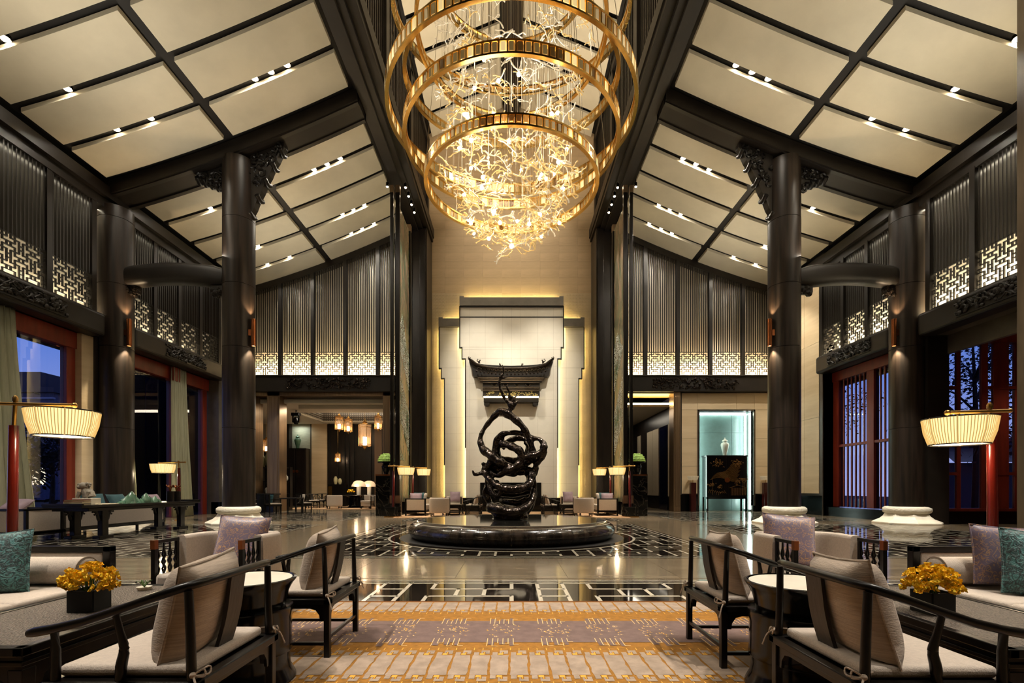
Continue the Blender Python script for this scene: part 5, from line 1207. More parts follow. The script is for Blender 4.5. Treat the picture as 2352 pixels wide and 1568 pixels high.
# ---------------- chandelier ----------------
cd = thing('ring_chandelier', 'huge chandelier of gold crystal rings and branching amber glass over the fountain', 'chandelier', (0, FY, 0))
g = G(); g.box(-.5, .5, -.07, .07, -.5, .5); 
def ring(Rr, z0, h, n, cm, cyo=0, tilt=0, stuff=False, hx=0):
    e_ = bpy.data.objects.new('crystal_ring', None); C.objects.link(e_); e_.parent = cd; e_.location = (hx, cyo, z0); e_.rotation_euler = (tilt, 0, 0)
    g = G()
    for zz in (0, h):
        g.lathe([(Rr - .05, zz - .02), (Rr + .035, zz - .02), (Rr + .035, zz + .02), (Rr - .05, zz + .02), (Rr - .05, zz - .02)], 120, cap=False)
    g.build('gold_band', gold, e_, smooth=True)
    w = 2 * pi * Rr / n * .82
    b = G(); b.add([(-w / 2, -.02, .02), (w / 2, -.02, .02), (w / 2, -.02, h - .02), (-w / 2, -.02, h - .02), (-w * .3, .035, .035), (w * .3, .035, .035), (w * .3, .035, h - .035), (-w * .3, .035, h - .035)], [(0, 3, 2, 1), (4, 5, 6, 7), (0, 1, 5, 4), (1, 2, 6, 5), (2, 3, 7, 6), (3, 0, 4, 7)])
    fr = G()
    if stuff:
        a_ = G()
        for k in range(n):
            M = Matrix.Rotation(2 * pi * k / n, 4, 'Z') @ Matrix.Translation((0, Rr, 0)); a_.add([M @ Vector(v) for v in b.v], b.f)
        a_.build('crystal_blocks', cm, e_, kind='stuff')
    else:
        mes = []
        for mm in (crys, crys, crysb, crysd): me = b.mesh('crystal_block'); me.materials.append(mm); mes.append(me)
        for k in range(n):
            a = 2 * pi * k / n; inst(R.choice(mes), 'crystal_block', e_, (-Rr * math.sin(a), Rr * math.cos(a), 0), (0, 0, a))
    for k in range(n):
        a = 2 * pi * (k + .5) / n; M = Matrix.Rotation(a, 4, 'Z') @ Matrix.Translation((0, Rr, 0)); q_ = .012
        fr.box(-q_, q_, -.035, .03, 0, h, M)
    fr.build('gold_dividers', gold, e_, kind='stuff')
    return e_
RN = [(2.12, 8.66, .22, 90), (2.62, 9.68, .25, 100), (3.03, 10.38, .29, 108)]
for (Rr, z0, h_, n) in RN: ring(Rr, z0, h_, n, crys)
ring(2.62, 11.25, .2, 96, crys, stuff=True, tilt=.10); ring(2.35, 12.4, .2, 90, crys, stuff=True, tilt=-.12); ring(2.9, 12.9, .2, 96, crys, stuff=True, tilt=.15); ring(2.0, 14.0, .2, 80, crys, stuff=True)
# twig meshes
rr = random.Random(11)
def twig_mesh(m, k):
    g = G(); r0 = .015
    pts = [Vector((0, 0, 0))]; d = Vector((1, 0, 0))
    for i in range(8):
        d = (d + Vector((0, rr.uniform(-.6, .6), rr.uniform(-.5, .5)))).normalized(); pts.append(pts[-1] + d * .065)
    c_ = sum(pts, Vector()) / len(pts); pts = [p - c_ for p in pts]
    g.sweep(pts, [r0 * .9] + [r0 * rr.uniform(.7, 1.1) for _ in pts[2:]] + [r0 * 1.2], n=6)
    for q_ in (3, 5):
        b = pts[q_]; s_ = rr.choice((-1, 1)); g.sweep([b, b + Vector((.05, s_ * .05, .02)), b + Vector((.07, s_ * .12, rr.uniform(-.04, .06))), b + Vector((.12, s_ * .16, 0))], [r0, r0 * .8, r0 * .8, r0 * 1.1], n=6)
    me = g.mesh('glass_branch'); me.materials.append(m); me.polygons.foreach_set('use_smooth', [True] * len(me.polygons)); return me
tws = [twig_mesh(twig, k) for k in range(5)]; twc = [twig_mesh(twig2, k) for k in range(3)]
tiers = []       # (z, radius, n, clear share)
for z, r_, n in ((13.2, 1.9, 40), (12.8, 2.1, 44), (12.3, 2.0, 40), (11.6, 1.75, 34), (10.95, 1.8, 52), (10.55, 1.9, 46), (10.1, 1.75, 40), (9.75, 1.7, 34), (9.35, 1.75, 40), (9.0, 1.75, 48), (8.72, 1.7, 50), (8.45, 1.6, 48), (8.2, 1.45, 48), (7.98, 1.3, 44), (7.8, 1.15, 38), (7.62, .95, 30), (7.45, .75, 20), (7.28, .5, 10)):
    tiers.append((z, r_, n))
extra = G(); extra2 = G(); cnt = 0; allp = []
for (z, r_, n) in tiers:
    for k in range(int(n * (.8 if z > 10.3 else .55))):
        a = rr.uniform(0, 2 * pi); q_ = r_ * math.sqrt(rr.uniform(.25, 1)); x, y = q_ * math.cos(a), q_ * math.sin(a); zz = z + rr.uniform(-.18, .18)
        allp.append((x, y, zz, a + pi / 2 + rr.gauss(0, .8), rr.random() < (.6 if z > 10.3 else .2)))
allp.sort(key=lambda p: p[1] + rr.uniform(-.6, .6))     # nearest to the camera first
for i, (x, y, zz, a, clear) in enumerate(allp):
    ry_ = rr.uniform(-.35, .35)
    if i < 280: inst(rr.choice(twc if clear else tws), 'glass_branch', cd, (x, y, zz), (rr.uniform(-.5, .5), ry_, a), (rr.uniform(.8, 1.25),) * 3)
    else:
        me = rr.choice(twc if clear else tws); M = Matrix.Translation((x, y, zz)) @ Matrix.Rotation(a, 4, 'Z') @ Matrix.Rotation(ry_, 4, 'Y') @ Matrix.Rotation(rr.uniform(-.5, .5), 4, 'X')
        (extra2 if clear else extra).add([M @ v.co for v in me.vertices], [tuple(p.vertices) for p in me.polygons])
extra.build('glass_branch_mass', twig, cd, smooth=True, kind='stuff'); extra2.build('clear_branch_mass', twig2, cd, smooth=True, kind='stuff')
g = G(); g.sphere((0, 0, 0), .042, 10, 7); bme_ = g.mesh('bulb'); bme_.materials.append(bulbm)
for i in range(64):
    p = allp[rr.randrange(len(allp))]
    if p[2] > 10.9: continue
    inst(bme_, 'bulb', cd, (p[0], p[1], p[2] - .06))
inst(bme_, 'bulb', cd, (0, -.1, 7.18), scale=(1.3, 1.3, 1.3))
g = G()
for i in range(150):
    p = allp[rr.randrange(len(allp))]; g.sweep([(p[0], p[1], p[2]), (p[0], p[1], 21.2)], .0035, n=3, cap=False)
g.build('suspension_wires', mat('wire', (220, 215, 200), .3, 1), cd, kind='stuff')
g = G()
for (Rr, z0, h_, n) in RN:
    for k in range(6): a = k * pi / 3 + .3; g.sweep([(Rr * math.cos(a), Rr * math.sin(a), z0 + h_), (Rr * .5 * math.cos(a), Rr * .5 * math.sin(a), 21.3)], .006, n=4, cap=False)
g.build('ring_cables', mat('wire', (220, 215, 200), .3, 1), cd, kind='stuff')
g = G(); g.lathe([(.001, 21.15), (1.5, 21.15), (1.5, 21.35), (.001, 21.36)], 48); g.build('canopy', gold, cd)
# ---------------- rug ----------------
t = thing('patterned_rug', 'gold, beige and mauve patterned rug in the foreground', 'rug')
RY0, RY1, RX = 1.2, 5.04, 4.9
g = G(); g.box(-RX, RX, RY0, RY1, .0, .014); g.build('pile', ruggold, t)
g = G(); g.box(-RX - .02, RX + .02, RY1 - .01, RY1 + .02, 0, .016); g.build('edge_binding', rugtrim, t)
rr = random.Random(21)
gb, gm, gl, gy = G(), G(), G(), G()
def quad(g, pts, z=.0165):
    g.add([(x, y, z) for x, y in pts], [tuple(range(len(pts)))])
def wob(): return rr.uniform(-.006, .006)
def strip_band(ya, yb):
    x = -RX; p = .132
    while x < RX - p:
        a, b = x + .008, x + p - .008; ys = [ya + (yb - ya) * k / 6 for k in range(7)]
        L_ = [(a + wob(), y) for y in ys]; R_ = [(b + wob(), y) for y in ys[::-1]]
        quad(gb, L_ + R_, .0165)
        for (y, d) in ((ya, -1), (yb, 1)):          # hook ends
            if y > 4.95: continue
            o_ = 1 if d > 0 else -1
            def rq(g_, x0, x1, d0, d1, z=.0165): quad(g_, [(x0, y + d * d0), (x1, y + d * d0), (x1, y + d * d1), (x0, y + d * d1)][::o_], z)
            rq(gb, a + .004, a + .04, .002, .062); rq(gb, a + .055, b - .002, .066, .098); rq(gb, b - .03, b - .002, .03, .064)
            rq(gb, a + .055, a + .068, .04, .064); rq(gy, a + .046, b - .036, .006, .038, .0168); rq(gy, a + .072, b - .036, .042, .062, .0168)
            rq(gy, a - .004, a + .003, .105, .16, .0168); rq(gy, a + .06, a + .066, .105, .15, .0168)
        x += p
def mauve_band(ya, yb):
    quad(gm, [(-RX, ya), (RX, ya), (RX, yb), (-RX, yb)])
    x = -RX + .1
    k = 0
    while x < RX:
        for (dx, w) in ((0, .045), (.085, .045), (.165, .03)):
            e_ = rr.uniform(.05, .1); quad(gm, [(x + dx, yb), (x + dx + w, yb), (x + dx + w, yb + e_), (x + dx, yb + e_)]); quad(gm, [(x + dx, ya - e_), (x + dx + w, ya - e_), (x + dx + w, ya), (x + dx, ya)])
        m = (ya + yb) / 2
        for q_ in range(6):
            xx = x - .01 + q_ * .04; l_ = rr.uniform(.08, .2)
            for sg in (-1, 1):
                y0 = m + sg * .2; y1 = y0 + sg * l_
                quad(gl, [(xx, min(y0, y1)), (xx + .006, min(y0, y1)), (xx + .006, max(y0, y1)), (xx, max(y0, y1))], .0175)
                if q_ % 2: quad(gl, [(xx, y1 - .004), (xx + .045, y1 - .004), (xx + .045, y1 + .004), (xx, y1 + .004)], .0175)
        for q_ in range(34):
            xx, yy = x + rr.uniform(-.03, .24), m + rr.uniform(-.17, .17); h_ = rr.uniform(.01, .03)
            quad(gl if q_ % 2 else gy, [(xx, yy), (xx + .008, yy), (xx + .008, yy + h_), (xx, yy + h_)], .0178)
            quad(gl, [(xx, yy), (xx + .02, yy), (xx + .02, yy + .004), (xx, yy + .004)], .0175)
        x += .42
for base in (0, -2.24):
    strip_band(4.70 + base, 5.0 + base); mauve_band(3.71 + base, 4.30 + base); strip_band(3.06 + base, 3.42 + base) if base == 0 else None
for g_, m_, nm_ in ((gb, rugbeige, 'beige_motifs'), (gm, rugmauve, 'mauve_band'), (gl, rugline, 'pale_lines'), (gy, rugyel, 'yellow_lines')): g_.build(nm_, m_, t, kind='stuff')
# ---------------- altar table and window lounge, left ----------------
t = thing('long_console_table', 'very long dark console table with carved legs before the left windows', 'table', (-10.05, 12.85, 0))
g = G(); g.box(-.45, .45, -2.05, 2.05, .74, .80); g.box(-.42, .42, -1.85, 1.85, .66, .74); g.build('top', woodx, t, bevel=.01)
for y in (-2.1, 1.96): g = G(); g.sweep([(-.45, y + .07, .81), (.45, y + .07, .81)], .035, n=8); g.build('end_scroll', woodx, t)
for y in (-1.35, 1.35):
    for x in (-.33, .33):
        g = G(); g.box(x - .06, x + .06, y - .09, y + .09, .06, .74); g.box(x - .09, x + .09, y - .2, y + .2, 0, .07); g.build('leg', woodx, t, bevel=.008)
        for d in (-1, 1):
            g = G(); P = [(x, y + d * (.1 + .14 * u), .72 - .28 * (1 - u) - .02 * math.sin(u * 9)) for u in (0, .2, .4, .6, .8, 1)]; g.sweep(P, .03, [.05, .05, .04, .04, .05, .05], n=8); g.sweep([(x, y + d * (.24 + .05 * math.cos(a)), .62 + .05 * math.sin(a)) for a in [q_ * .8 for q_ in range(7)]], .022, n=6); g.build('scroll_bracket', woodx, t, smooth=True)
def CT(y, x=0): return (-10.05 + x, y, .80)
def yl(px, X): return X * F / (px - CX)
X_ = -9.95
t = thing('stone_lion', 'small grey stone lion figure on its plinth on the long console table', 'figurine', (X_, yl(199, X_), .80))
g = G(); g.box(-.22, .22, -.14, .14, 0, .16); g.build('plinth', whitest, t, bevel=.01)
g = G(); g.sweep([(.06, 0, .18), (.03, 0, .28), (-.03, 0, .36)], [.13, .12, .09], n=10); g.sphere((-.05, -.03, .44), .09, 10, 8); g.sphere((-.1, -.08, .42), .05, 8, 6)
for a in range(10): g.sphere((-.03 + .09 * math.cos(a), .0 + .07 * math.sin(a * 1.7), .44 + .06 * math.sin(a * 2.3)), .035, 6, 5)
for x in (-.1, .1): g.sweep([(x, -.06, .3), (x - .03, -.1, .17)], [.05, .035], n=7)
g.build('lion', mat('weathered_stone', (150, 142, 128), .8, var=.3, scale=(20, 20, 20), bump=.6), t, smooth=True)
bt = [mat('book_red', (120, 50, 30), .6), mat('book_cream', (220, 208, 180), .6), mat('book_navy', (30, 34, 60), .6)]
for k, (lab, m) in enumerate((('navy book at the bottom of the stack beside the stone lion', bt[2]), ('cream book in the middle of the stack beside the stone lion', bt[1]), ('red book on top of the stack beside the stone lion', bt[0]))):
    o = thing('book', lab, 'book', (-9.85, yl(178, -9.85), .80 + k * .045), .1 * k); g = G(); g.box(-.2, .2, -.13, .13, 0, .008); g.box(-.2, .2, -.13, .13, .037, .045); g.box(-.2, -.19, -.13, .13, 0, .045); g.build('cover', m, o); g = G(); g.box(-.185, .185, -.12, .12, .008, .037); g.build('pages', bt[1], o)
o = thing('open_book', 'open pale book lying flat on the long console table', 'book', (-9.85, yl(232, -9.85), .80)); g = G(); g.box(-.2, .2, -.3, .3, 0, .02); g.build('pages', bt[1], o, bevel=.005)
def mountain(lab, loc, pk):
    o = thing('celadon_mountain', lab, 'ornament', loc); rr = random.Random(len(pk)); g = G()
    for (dy, h_, w) in pk:
        n = 9; vs = []; fs = []; L_ = 6; h_ *= .62; w *= .75; dy *= .55
        for j in range(L_):
            q_ = j / (L_ - 1); r_ = w * (1 - q_ ** 1.5) ** .9 * (1 + .0)
            for k in range(n): a = 2 * pi * k / n; u = 1 + rr.uniform(-.22, .22); vs.append((r_ * .5 * math.cos(a) * u, dy + r_ * math.sin(a) * u + .02 * q_, h_ * q_))
        for j in range(L_ - 1):
            for k in range(n): fs.append((j * n + k, j * n + (k + 1) % n, (j + 1) * n + (k + 1) % n, (j + 1) * n + k))
        g.add(vs, fs)
    g.build('peaks', jade, o, smooth=True)
mountain('larger green celadon mountain ornament at the middle of the console table', (-9.9, yl(296, -9.9), .80), ((-.35, .18, .22), (-.1, .36, .3), (.15, .52, .3), (.35, .3, .26), (-.55, .1, .16), (.55, .14, .18)))
mountain('smaller green celadon mountain ornament nearer the far end of the console table', (-9.9, yl(338, -9.9), .80), ((-.45, .2, .2), (-.1, .44, .26), (.15, .25, .22), (.5, .3, .2), (.75, .15, .14)))
for k, (px, lab) in enumerate(((391, 'dark brush pot with curled bronze sprigs, nearer of two on the console table'), (406, 'dark brush pot with curled bronze sprigs, farther of two on the console table'))):
    o = thing('brush_pot', lab, 'vase', (-10.05, yl(px, -10.05), .80)); g = G(); g.lathe([(.1, 0), (.1, .3), (.085, .3), (.085, .05)], 20); g.build('pot', woodx, o)
    g = G()
    for q_ in range(5): a = q_ * 1.3; g.sweep([(0, 0, .25), (.03 * math.cos(a), .03 * math.sin(a), .4), (.1 * math.cos(a), .1 * math.sin(a), .48), (.08 * math.cos(a + 1), .08 * math.sin(a + 1), .42)], .014, n=6)
    g.build('sprigs', copper, o, smooth=True)
t = sofa('long beige window sofa with dark frame behind the console table', (-10.75, 15.0, 0), -1, 3.4)
t2 = sofa('beige window sofa at the left edge, nearer the camera', (-12.6, 10.55, 0), 1, 2.0, rz=pi / 2)
pillow('lilac pillow on the left-edge window sofa', (-11.4, 11.1, .78), .5, lilacp, 0, tilt=-1.0, t=.2)
pillow('teal striped pillow behind the lion on the window sofa', (-11.15, 12.9, .80), .55, tealp, 1.2, tilt=-.5, t=.2)
pillow('blue-grey pillow behind the larger celadon mountain', (-11.15, 13.7, .78), .55, tealp, 1.5, tilt=-.5, t=.2)
pillow('lilac pillow beyond the celadon mountains', (-11.1, 15.0, .78), .5, lilacp, 1.5, tilt=-.5, t=.2)
dup(ch, (-13.0, 14.4, 0), pi, 'dark curved-rail chair by the left window pier behind the console')
# ---------------- curtains ----------------
def curtain(lab, ya, yb, yc, yd, x=XG - .28, n=9, zt=6.1, amp=.07):
    t = thing('curtain', lab, 'curtain'); g = G(-1); N = n * 10; vs = []; fs = []; Z = [zt, 5.0, 3.5, 2.0, .8, .02]
    for j, z in enumerate(Z):
        q_ = 1 - z / zt; a, b = ya + (yc - ya) * q_ ** 1.4, yb + (yd - yb) * q_ ** 1.4
        for i in range(N + 1):
            u = i / N; vs.append((x + amp * math.sin(u * 2 * pi * n + .5 * math.sin(j)) * (.7 + .3 * math.sin(u * 17)), a + (b - a) * u + .02 * math.sin(u * 2 * pi * n * 2), z))
    for j in range(len(Z) - 1):
        for i in range(N): k = j * (N + 1) + i; fs.append((k, k + 1, k + N + 2, k + N + 1))
    g.add(vs, fs); o = g.build('cloth', curtm, t, smooth=True); m = o.modifiers.new('t', 'SOLIDIFY'); m.thickness = .006
    g = G(-1); g.box(x - .04, x + .04, ya, yb, zt, zt + .03); g.build('heading_track', metalg, t)
curtain('long sage green curtain gathered at the left edge window', 11.6, 13.35, 11.2, 14.0, n=11, amp=.1)
curtain('narrow sage curtain just beyond the left outer column', 16.98, 17.35, 16.98, 17.75, n=5)
curtain('sage curtain hanging at the middle post of the second left window', 19.5, 20.35, 19.55, 20.85, n=7)
# ---------------- outside ----------------
g = G(); g.box(-60, -14.4, -10, 90, -.3, -.2); g.box(14.5, 60, -10, 90, -.3, -.2); struct('ground_outside', g, mat('night_ground', (20, 24, 34), .9))
bl = thing('building', 'dusk building with lit windows seen through the left window', 'building', (-54.5, 48, 0))
g = G(); g.box(-9, 9, 0, 10, 0, 10.6); g.build('wall', mat('building_wall', (66, 70, 100), .8, var=.2), bl); g = G(); g.box(-9.6, 9.6, -.6, 10, 10.6, 11.1); g.box(2, 8.2, -.5, 10, 11.1, 12.6); g.build('roof', mat('building_roof', (34, 36, 56), .8), bl)
for i in range(6):
    for j in range(3):
        g = G(); x, z = -7.6 + i * 2.9, 1.4 + j * 3; g.box(x, x + 1.5, -.1, .05, z, z + 1.9); f = g.build('window_frame', mat('building_trim', (130, 134, 160), .7), bl)
        g = G(); lit = (i + 2 * j) % 5 == 0; g.box(x + .12, x + .7, -.13, -.1, z + .12, z + 1.75); g.box(x + .8, x + 1.38, -.13, -.1, z + .12, z + 1.75); g.build('pane', mat('lit_pane', (255, 240, 200), .5, emit=1.3) if lit else mat('dark_pane', (24, 30, 60), .1), f)
g = G()
for z in (4.2, 7.2, 10.0): g.box(-9.2, 9.2, -.3, 0, z, z + .15)
g.build('cornice', mat('building_trim', (130, 134, 160), .7), bl)
def tree(lab, loc, h, r, seed, n=2600):
    t = thing('tree', lab, 'tree', loc, group='dark trees outside the windows'); rr = random.Random(seed); g = G()
    g.sweep([(0, 0, 0), (.1, 0, h * .4), (0, .1, h * .9)], [.16, .12, .04], n=7); tips = []
    for k in range(16):
        a = rr.uniform(0, 6.3); z0 = h * rr.uniform(.3, .75); e_ = Vector((r * rr.uniform(.4, 1) * math.cos(a), r * rr.uniform(.4, 1) * math.sin(a), z0 + rr.uniform(.5, 2))); g.sweep([(0, 0, z0), tuple(Vector((0, 0, z0)).lerp(e_, .5) + Vector((0, 0, .2))), tuple(e_)], [.06, .04, .015], n=5); tips.append(e_)
    g.build('trunk', mat('bark', (22, 20, 22), .9), t); g = G()
    for k in range(n):
        c = rr.choice(tips) + Vector((rr.gauss(0, .5), rr.gauss(0, .5), rr.gauss(0, .6))); a = Vector((rr.uniform(-1, 1), rr.uniform(-1, 1), rr.uniform(-1, 1))).normalized() * .11; b = a.orthogonal().normalized() * .06
        g.add([c - a, c + b, c + a, c - b], [(0, 1, 2, 3)])
    g.build('foliage', mat('night_leaves', (14, 20, 26), .9), t, kind='stuff')
an = thing('annex_building', 'dark garden annex close outside the second left window', 'building', (-17.8, 32, 0))
g = G(); g.box(-.8, .8, -10.3, 12, 0, 9.5); g.build('wall', mat('annex_wall', (22, 20, 20), .7), an); g = G(); g.box(-1, 1, -10.4, 12.5, 9.5, 10); g.build('roof', slatw, an)
for k in range(5): g = G(); y = -9.6 + k * 2.1; g.box(.78, .85, y, y + 1.5, .6, 7.5); g.build('window', mat('dark_pane', (24, 30, 60), .1), an)
tree('dark leafy tree right outside the alcove window', (20.6, 21.5, -.3), 9, 2.4, 3, 4200); tree('dark tree seen between the red mullions of the far right window', (20.5, 32, -.3), 9.2, 2.4, 4, 3600); tree('low dark tree outside the left window under the lit building', (-30, 31.5, -.3), 4.6, 2.4, 6); tree('small dark bush tree between the left windows outside', (-18.5, 17.0, -.3), 3.2, 1.2, 7, 800)
g = G(); g.box(24, 40, 27, 28, -.3, 2.6)
for k in range(60): g.box(24, 40, 26.2 + k * .03, 26.23 + k * .03, 2.6 + k * .025, 2.62 + k * .025)
o = g.build('garden_wall', mat('night_wall', (26, 30, 52), .8)); tag(o, 'low dark tiled garden wall outside the right windows', 'wall')
# ---------------- far left lounge furniture ----------------
def spindle(lab, loc, rz, grp=None):
    t = thing('spindle_chair', lab, 'chair', loc, rz, grp)
    for x in (-.27, .27):
        for y in (-.25, .25): g = G(); g.box(x - .02, x + .02, y - .02, y + .02, 0, .44 if y < 0 else .95); g.build('leg', woodx, t)
    g = G(); g.box(-.3, .3, -.28, .28, .36, .44); g.box(-.29, -.25, -.25, .25, .64, .67); g.box(.25, .29, -.25, .25, .64, .67); g.build('seat_frame', woodx, t)
    g = G(); g.box(-.28, .28, -.27, .22, .44, .50); g.build('seat_pad', linen, t, bevel=.015); g = G(); g.box(-.29, .29, .235, .265, .9, .95); g.build('top_rail', woodx, t)
    for k in range(6): g = G(); x = -.2 + k * .08; g.sweep([(x, .25, .45), (x * 1.1, .28, .7), (x, .25, .92)], .013, n=6); g.build('spindle', woodx, t)
    return t
sc_ = spindle('dark spindle-back chair beside the low bar, nearest the left column', (wx(627, 22.2), 22.2, 0), 2.4)
dup(sc_, (wx(697, 23.6), 23.6, 0), 2.5, 'dark spindle-back chair right of the small square table in the lounge opening')
dup(sc_, (wx(572, 22.2), 22.2, 0), .3, 'dark spindle-back chair half hidden behind the left inner column')
pillow('teal and white pillow on the spindle chair nearest the left column', (wx(622, 22.1), 22.1, .70), .4, tealp, 2.4, tilt=.2, t=.12, pipe=False, n=8)
pillow('beige pillow on the spindle chair right of the small square table', (wx(693, 23.5), 23.55, .70), .4, linen, 2.5, tilt=.2, t=.12, pipe=False, n=8)
t = thing('square_table', 'small dark square table in the lounge opening between the spindle chairs', 'table', (wx(668, 22.5), 22.6, 0)); g = G(); g.box(-.4, .4, -.4, .4, .68, .74); g.build('top', woodx, t)
for x in (-.36, .36):
    for y in (-.36, .36): g = G(); g.box(x - .025, x + .025, y - .025, y + .025, 0, .68); g.build('leg', woodx, t)
t = thing('low_bar', 'low black bar counter left in the lounge opening', 'counter', (wx(590, 23.6), 23.7, 0)); g = G(); g.box(-.9, .9, -.3, .3, 0, .86); g.box(-.95, .95, -.35, .35, .86, .92); g.build('counter', blackg, t, bevel=.01)
YD = 25.6
t = thing('display_shelf', 'open dark display shelf of small jars in the lounge entrance', 'shelf', (wx(620, YD), YD, 0)); w = 48 * YD / F
g = G()
for x in (-w, -w * .35, w * .3, w): g.box(x - .03, x + .03, -.15, .15, .2, 2.3)
for z in (.9, 1.55, 2.3): g.box(-w, w, -.18, .18, z - .04, z)
g.box(-w, w, -.2, .2, 0, .9); g.build('rack', woodx, t)
rr = random.Random(8); jm = mat('jar_gold', (170, 136, 80), .3, .5)
for k, (u, z) in enumerate(((-.75, .9), (-.5, .9), (-.15, .9), (.1, .9), (-.75, 1.55), (-.5, 1.55), (.05, 1.55), (.5, 1.55), (.75, 1.55), (.6, .9))):
    o = thing('small_jar', f'small {"gold" if k % 2 else "cream"} jar, {"lower" if z < 1 else "upper"} board of the display shelf, {ORD[(0, 1, 2, 3, 0, 1, 2, 3, 4, 4)[k]]} from left', 'jar', (wx(620, YD) + u * w, YD, z), group='jars on the lounge display shelf'); g = G(); r_ = rr.uniform(.09, .15); g.lathe([(r_ * .7, 0), (r_, .12), (r_ * .9, .26), (r_ * .5, .30), (r_ * .6, .34)], 14); g.build('body', jm if k % 2 else whitest, o, smooth=True)
for (px, h_, lab) in ((602, .62, 'ribbed celadon vase at left on top of the lounge display shelf'), (618, .85, 'taller ribbed celadon vase on top of the lounge display shelf')):
    o = thing('ribbed_vase', lab, 'vase', (wx(px, YD), YD, 2.3)); g = G(); g.lathe([(.12, 0), (.2, h_ * .4), (.2, h_ * .6), (.1, h_ * .95), (.09, h_)], 16); g.build('body', mat('ribbed_celadon', (150, 144, 104), .3), o, smooth=True)
YF_ = 30.5
g = G(); g.box(-13, -5, 27.0, 32.5, .002, .015); o = g.build('lounge_rug', rugtan); tag(o, 'tan rug on the floor of the far lounge', 'rug')
for (px, Y, rz_, lab) in ((716, 28.5, 2.2, 'curved-rail chair left of the round lounge seating'), (740, 29.8, 1.6, 'curved-rail chair with a dark back in the far lounge, middle left'), (768, 27.6, -2.6, 'beige-backed chair turned to the round table in the far lounge, left'), (850, 27.6, -.4, 'beige-backed chair turned to the round table in the far lounge, right')):
    if 'beige' in lab: dup(tb_, (wx(px, Y), Y, .015), rz_, lab)
    else: dup(ch, (wx(px, Y), Y, .015), rz_, lab)
t = thing('round_table', 'round black table carrying two lit lamps in the far lounge', 'table', (wx(815, 29.2), 29.4, .015)); g = G(); g.lathe([(1.05, .70), (1.08, .73), (1.05, .76), (.001, .76)], 32); g.lathe([(.5, 0), (.4, .1), (.4, .6), (.6, .70)], 24); g.build('drum', blackg, t, smooth=True)
for (px, Y, lab) in ((824, 29.1, 'cream-shaded table lamp at left on the round lounge table'), (848, 30.0, 'cream-shaded table lamp at right on the round lounge table')):
    o = thing('table_lamp', lab, 'table lamp', (wx(px, Y), Y, .775)); g = G(); g.cyl((0, 0, 0), (0, 0, .5), .13, 14); g.build('base', mat('lamp_glass_base', (240, 240, 236), .2), o); g = G(); g.lathe([(.42, .5), (.4, .6), (.28, .8), (.12, .86)], 24, cap=False); g.build('lamp_shade', mat('cream_shade', (255, 226, 190), .7, emit=.35, emit_rgb=(255, 214, 170)), o, smooth=True)
    light('POINT', 'table_lamp_light', (wx(px, Y), Y - .5, 1.3), 8, (1, .76, .48), .1)
sofa('beige sofa with pillows at the right in the far lounge', (-6.6, 31.2, .015), -1, 2.0)
for k, (px, m, lab) in enumerate(((848, lilacp, 'lilac pillow on the far lounge sofa'), (872, linen, 'cream pillow on the far lounge sofa'))): pillow(lab, (-7.2 + .1 * k, 30.4 + .3 * k, .78), .45, m, .3 * k, tilt=-.3, t=.13, pipe=False, n=8)
YN = 31.4
t = thing('side_cabinet', 'slim gilt side cabinet with two vases in the far lounge', 'cabinet', (wx(776, YN), YN, 0)); g = G(); g.box(-.6, .6, -.2, .2, 0, wz(1112, YN)); g.build('body', woodx, t); g = G(); g.box(-.55, -.3, -.22, -.2, .3, 1.3); g.build('gilt_panel', gold, t)
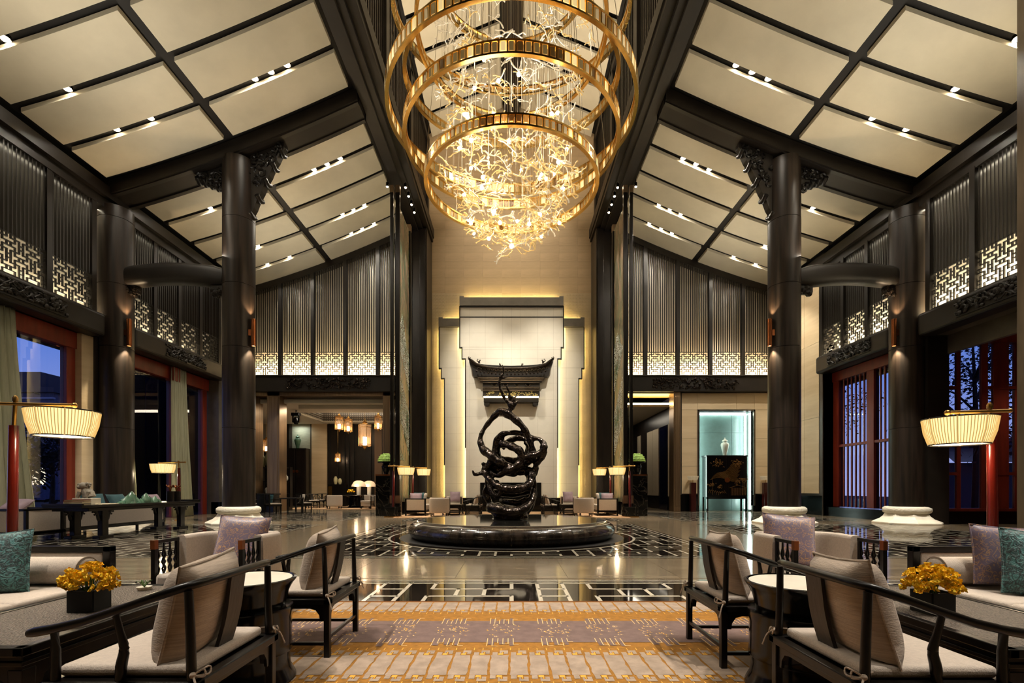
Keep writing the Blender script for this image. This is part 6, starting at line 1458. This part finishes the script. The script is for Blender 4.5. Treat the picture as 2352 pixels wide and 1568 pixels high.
for (px, h_, lab) in ((771, .5, 'taller cream vase on the far lounge side cabinet'), (781, .38, 'shorter cream vase on the far lounge side cabinet')):
    o = thing('small_vase', lab, 'vase', (wx(px, YN), YN, wz(1112, YN))); g = G(); k = h_ * 1.0; g.lathe([(.07, 0), (.13, k * .45), (.12, k * .75), (.06, k), (.07, k * 1.05)], 16); g.build('body', mat('cream_glaze', (206, 196, 150), .3), o, smooth=True)
for (px, lab) in ((808, 'small orange flower pot on the round lounge table'), (860, 'small orange flower pot beside the far lounge sofa')):
    o = thing('flower_pot', lab, 'flowers', (wx(px, 29), 28.9 if px < 850 else 30.5, .775 if px < 850 else 1.0)); g = G(); g.box(-.1, .1, -.1, .1, 0, .16); g.build('pot', blackg, o); g = G(); rr = random.Random(px)
    for k in range(22): g.sphere((rr.gauss(0, .08), rr.gauss(0, .08), .22 + rr.uniform(-.04, .08)), .045, 6, 4)
    g.build('blooms', orchid, o)
# ---------------- downlights in the ceiling gaps ----------------
g = G(); g.lathe([(.10, 0), (.115, -.02), (.115, .1), (.10, .1)], 18, cap=False); cme = g.mesh('trim_ring'); cme.materials.append(blackg)
g = G(); g.sphere((0, 0, 0), .095, 14, 8, sz=.6); lme = g.mesh('lens'); lme.materials.append(spotm)
DL = [(14.3, (265, 343, 583, 620, 657)), (12.82, (152,)), (11.35, (8,)), (18.44, (481, 720, 750, 780)), (21.44, (785, 810, 835, 590)), (22.94, (612, 663, 805, 830, 857)), (20.0, ()), (9.85, ())]
names = {14.3: 'first gap before the beam', 12.82: 'second gap before the beam', 11.35: 'nearest visible gap', 18.44: 'first gap past the beam', 21.44: 'third gap past the beam', 22.94: 'last gap'}
for s in (-1, 1):
    for Y, pxs in DL:
        for i, px in enumerate(sorted(pxs)):
            x = -wx(px, Y); z = zc(x) + .0
            o = thing('recessed_downlight', f'{SIDE[s]} ceiling downlight, {names[Y]}, {ORD[i]} from the outer wall', 'downlight', (s * x, Y + .03, z + .13), group='downlights in the ceiling gaps')
            inst(cme, 'trim_ring', o); inst(lme, 'lens', o, (0, 0, -.01))
            light('SPOT', 'gap_beam', (s * x, Y + .03, z + .055), 85, (1, .90, .74), .02, (s * x, Y + .03, 0), 148, .3)
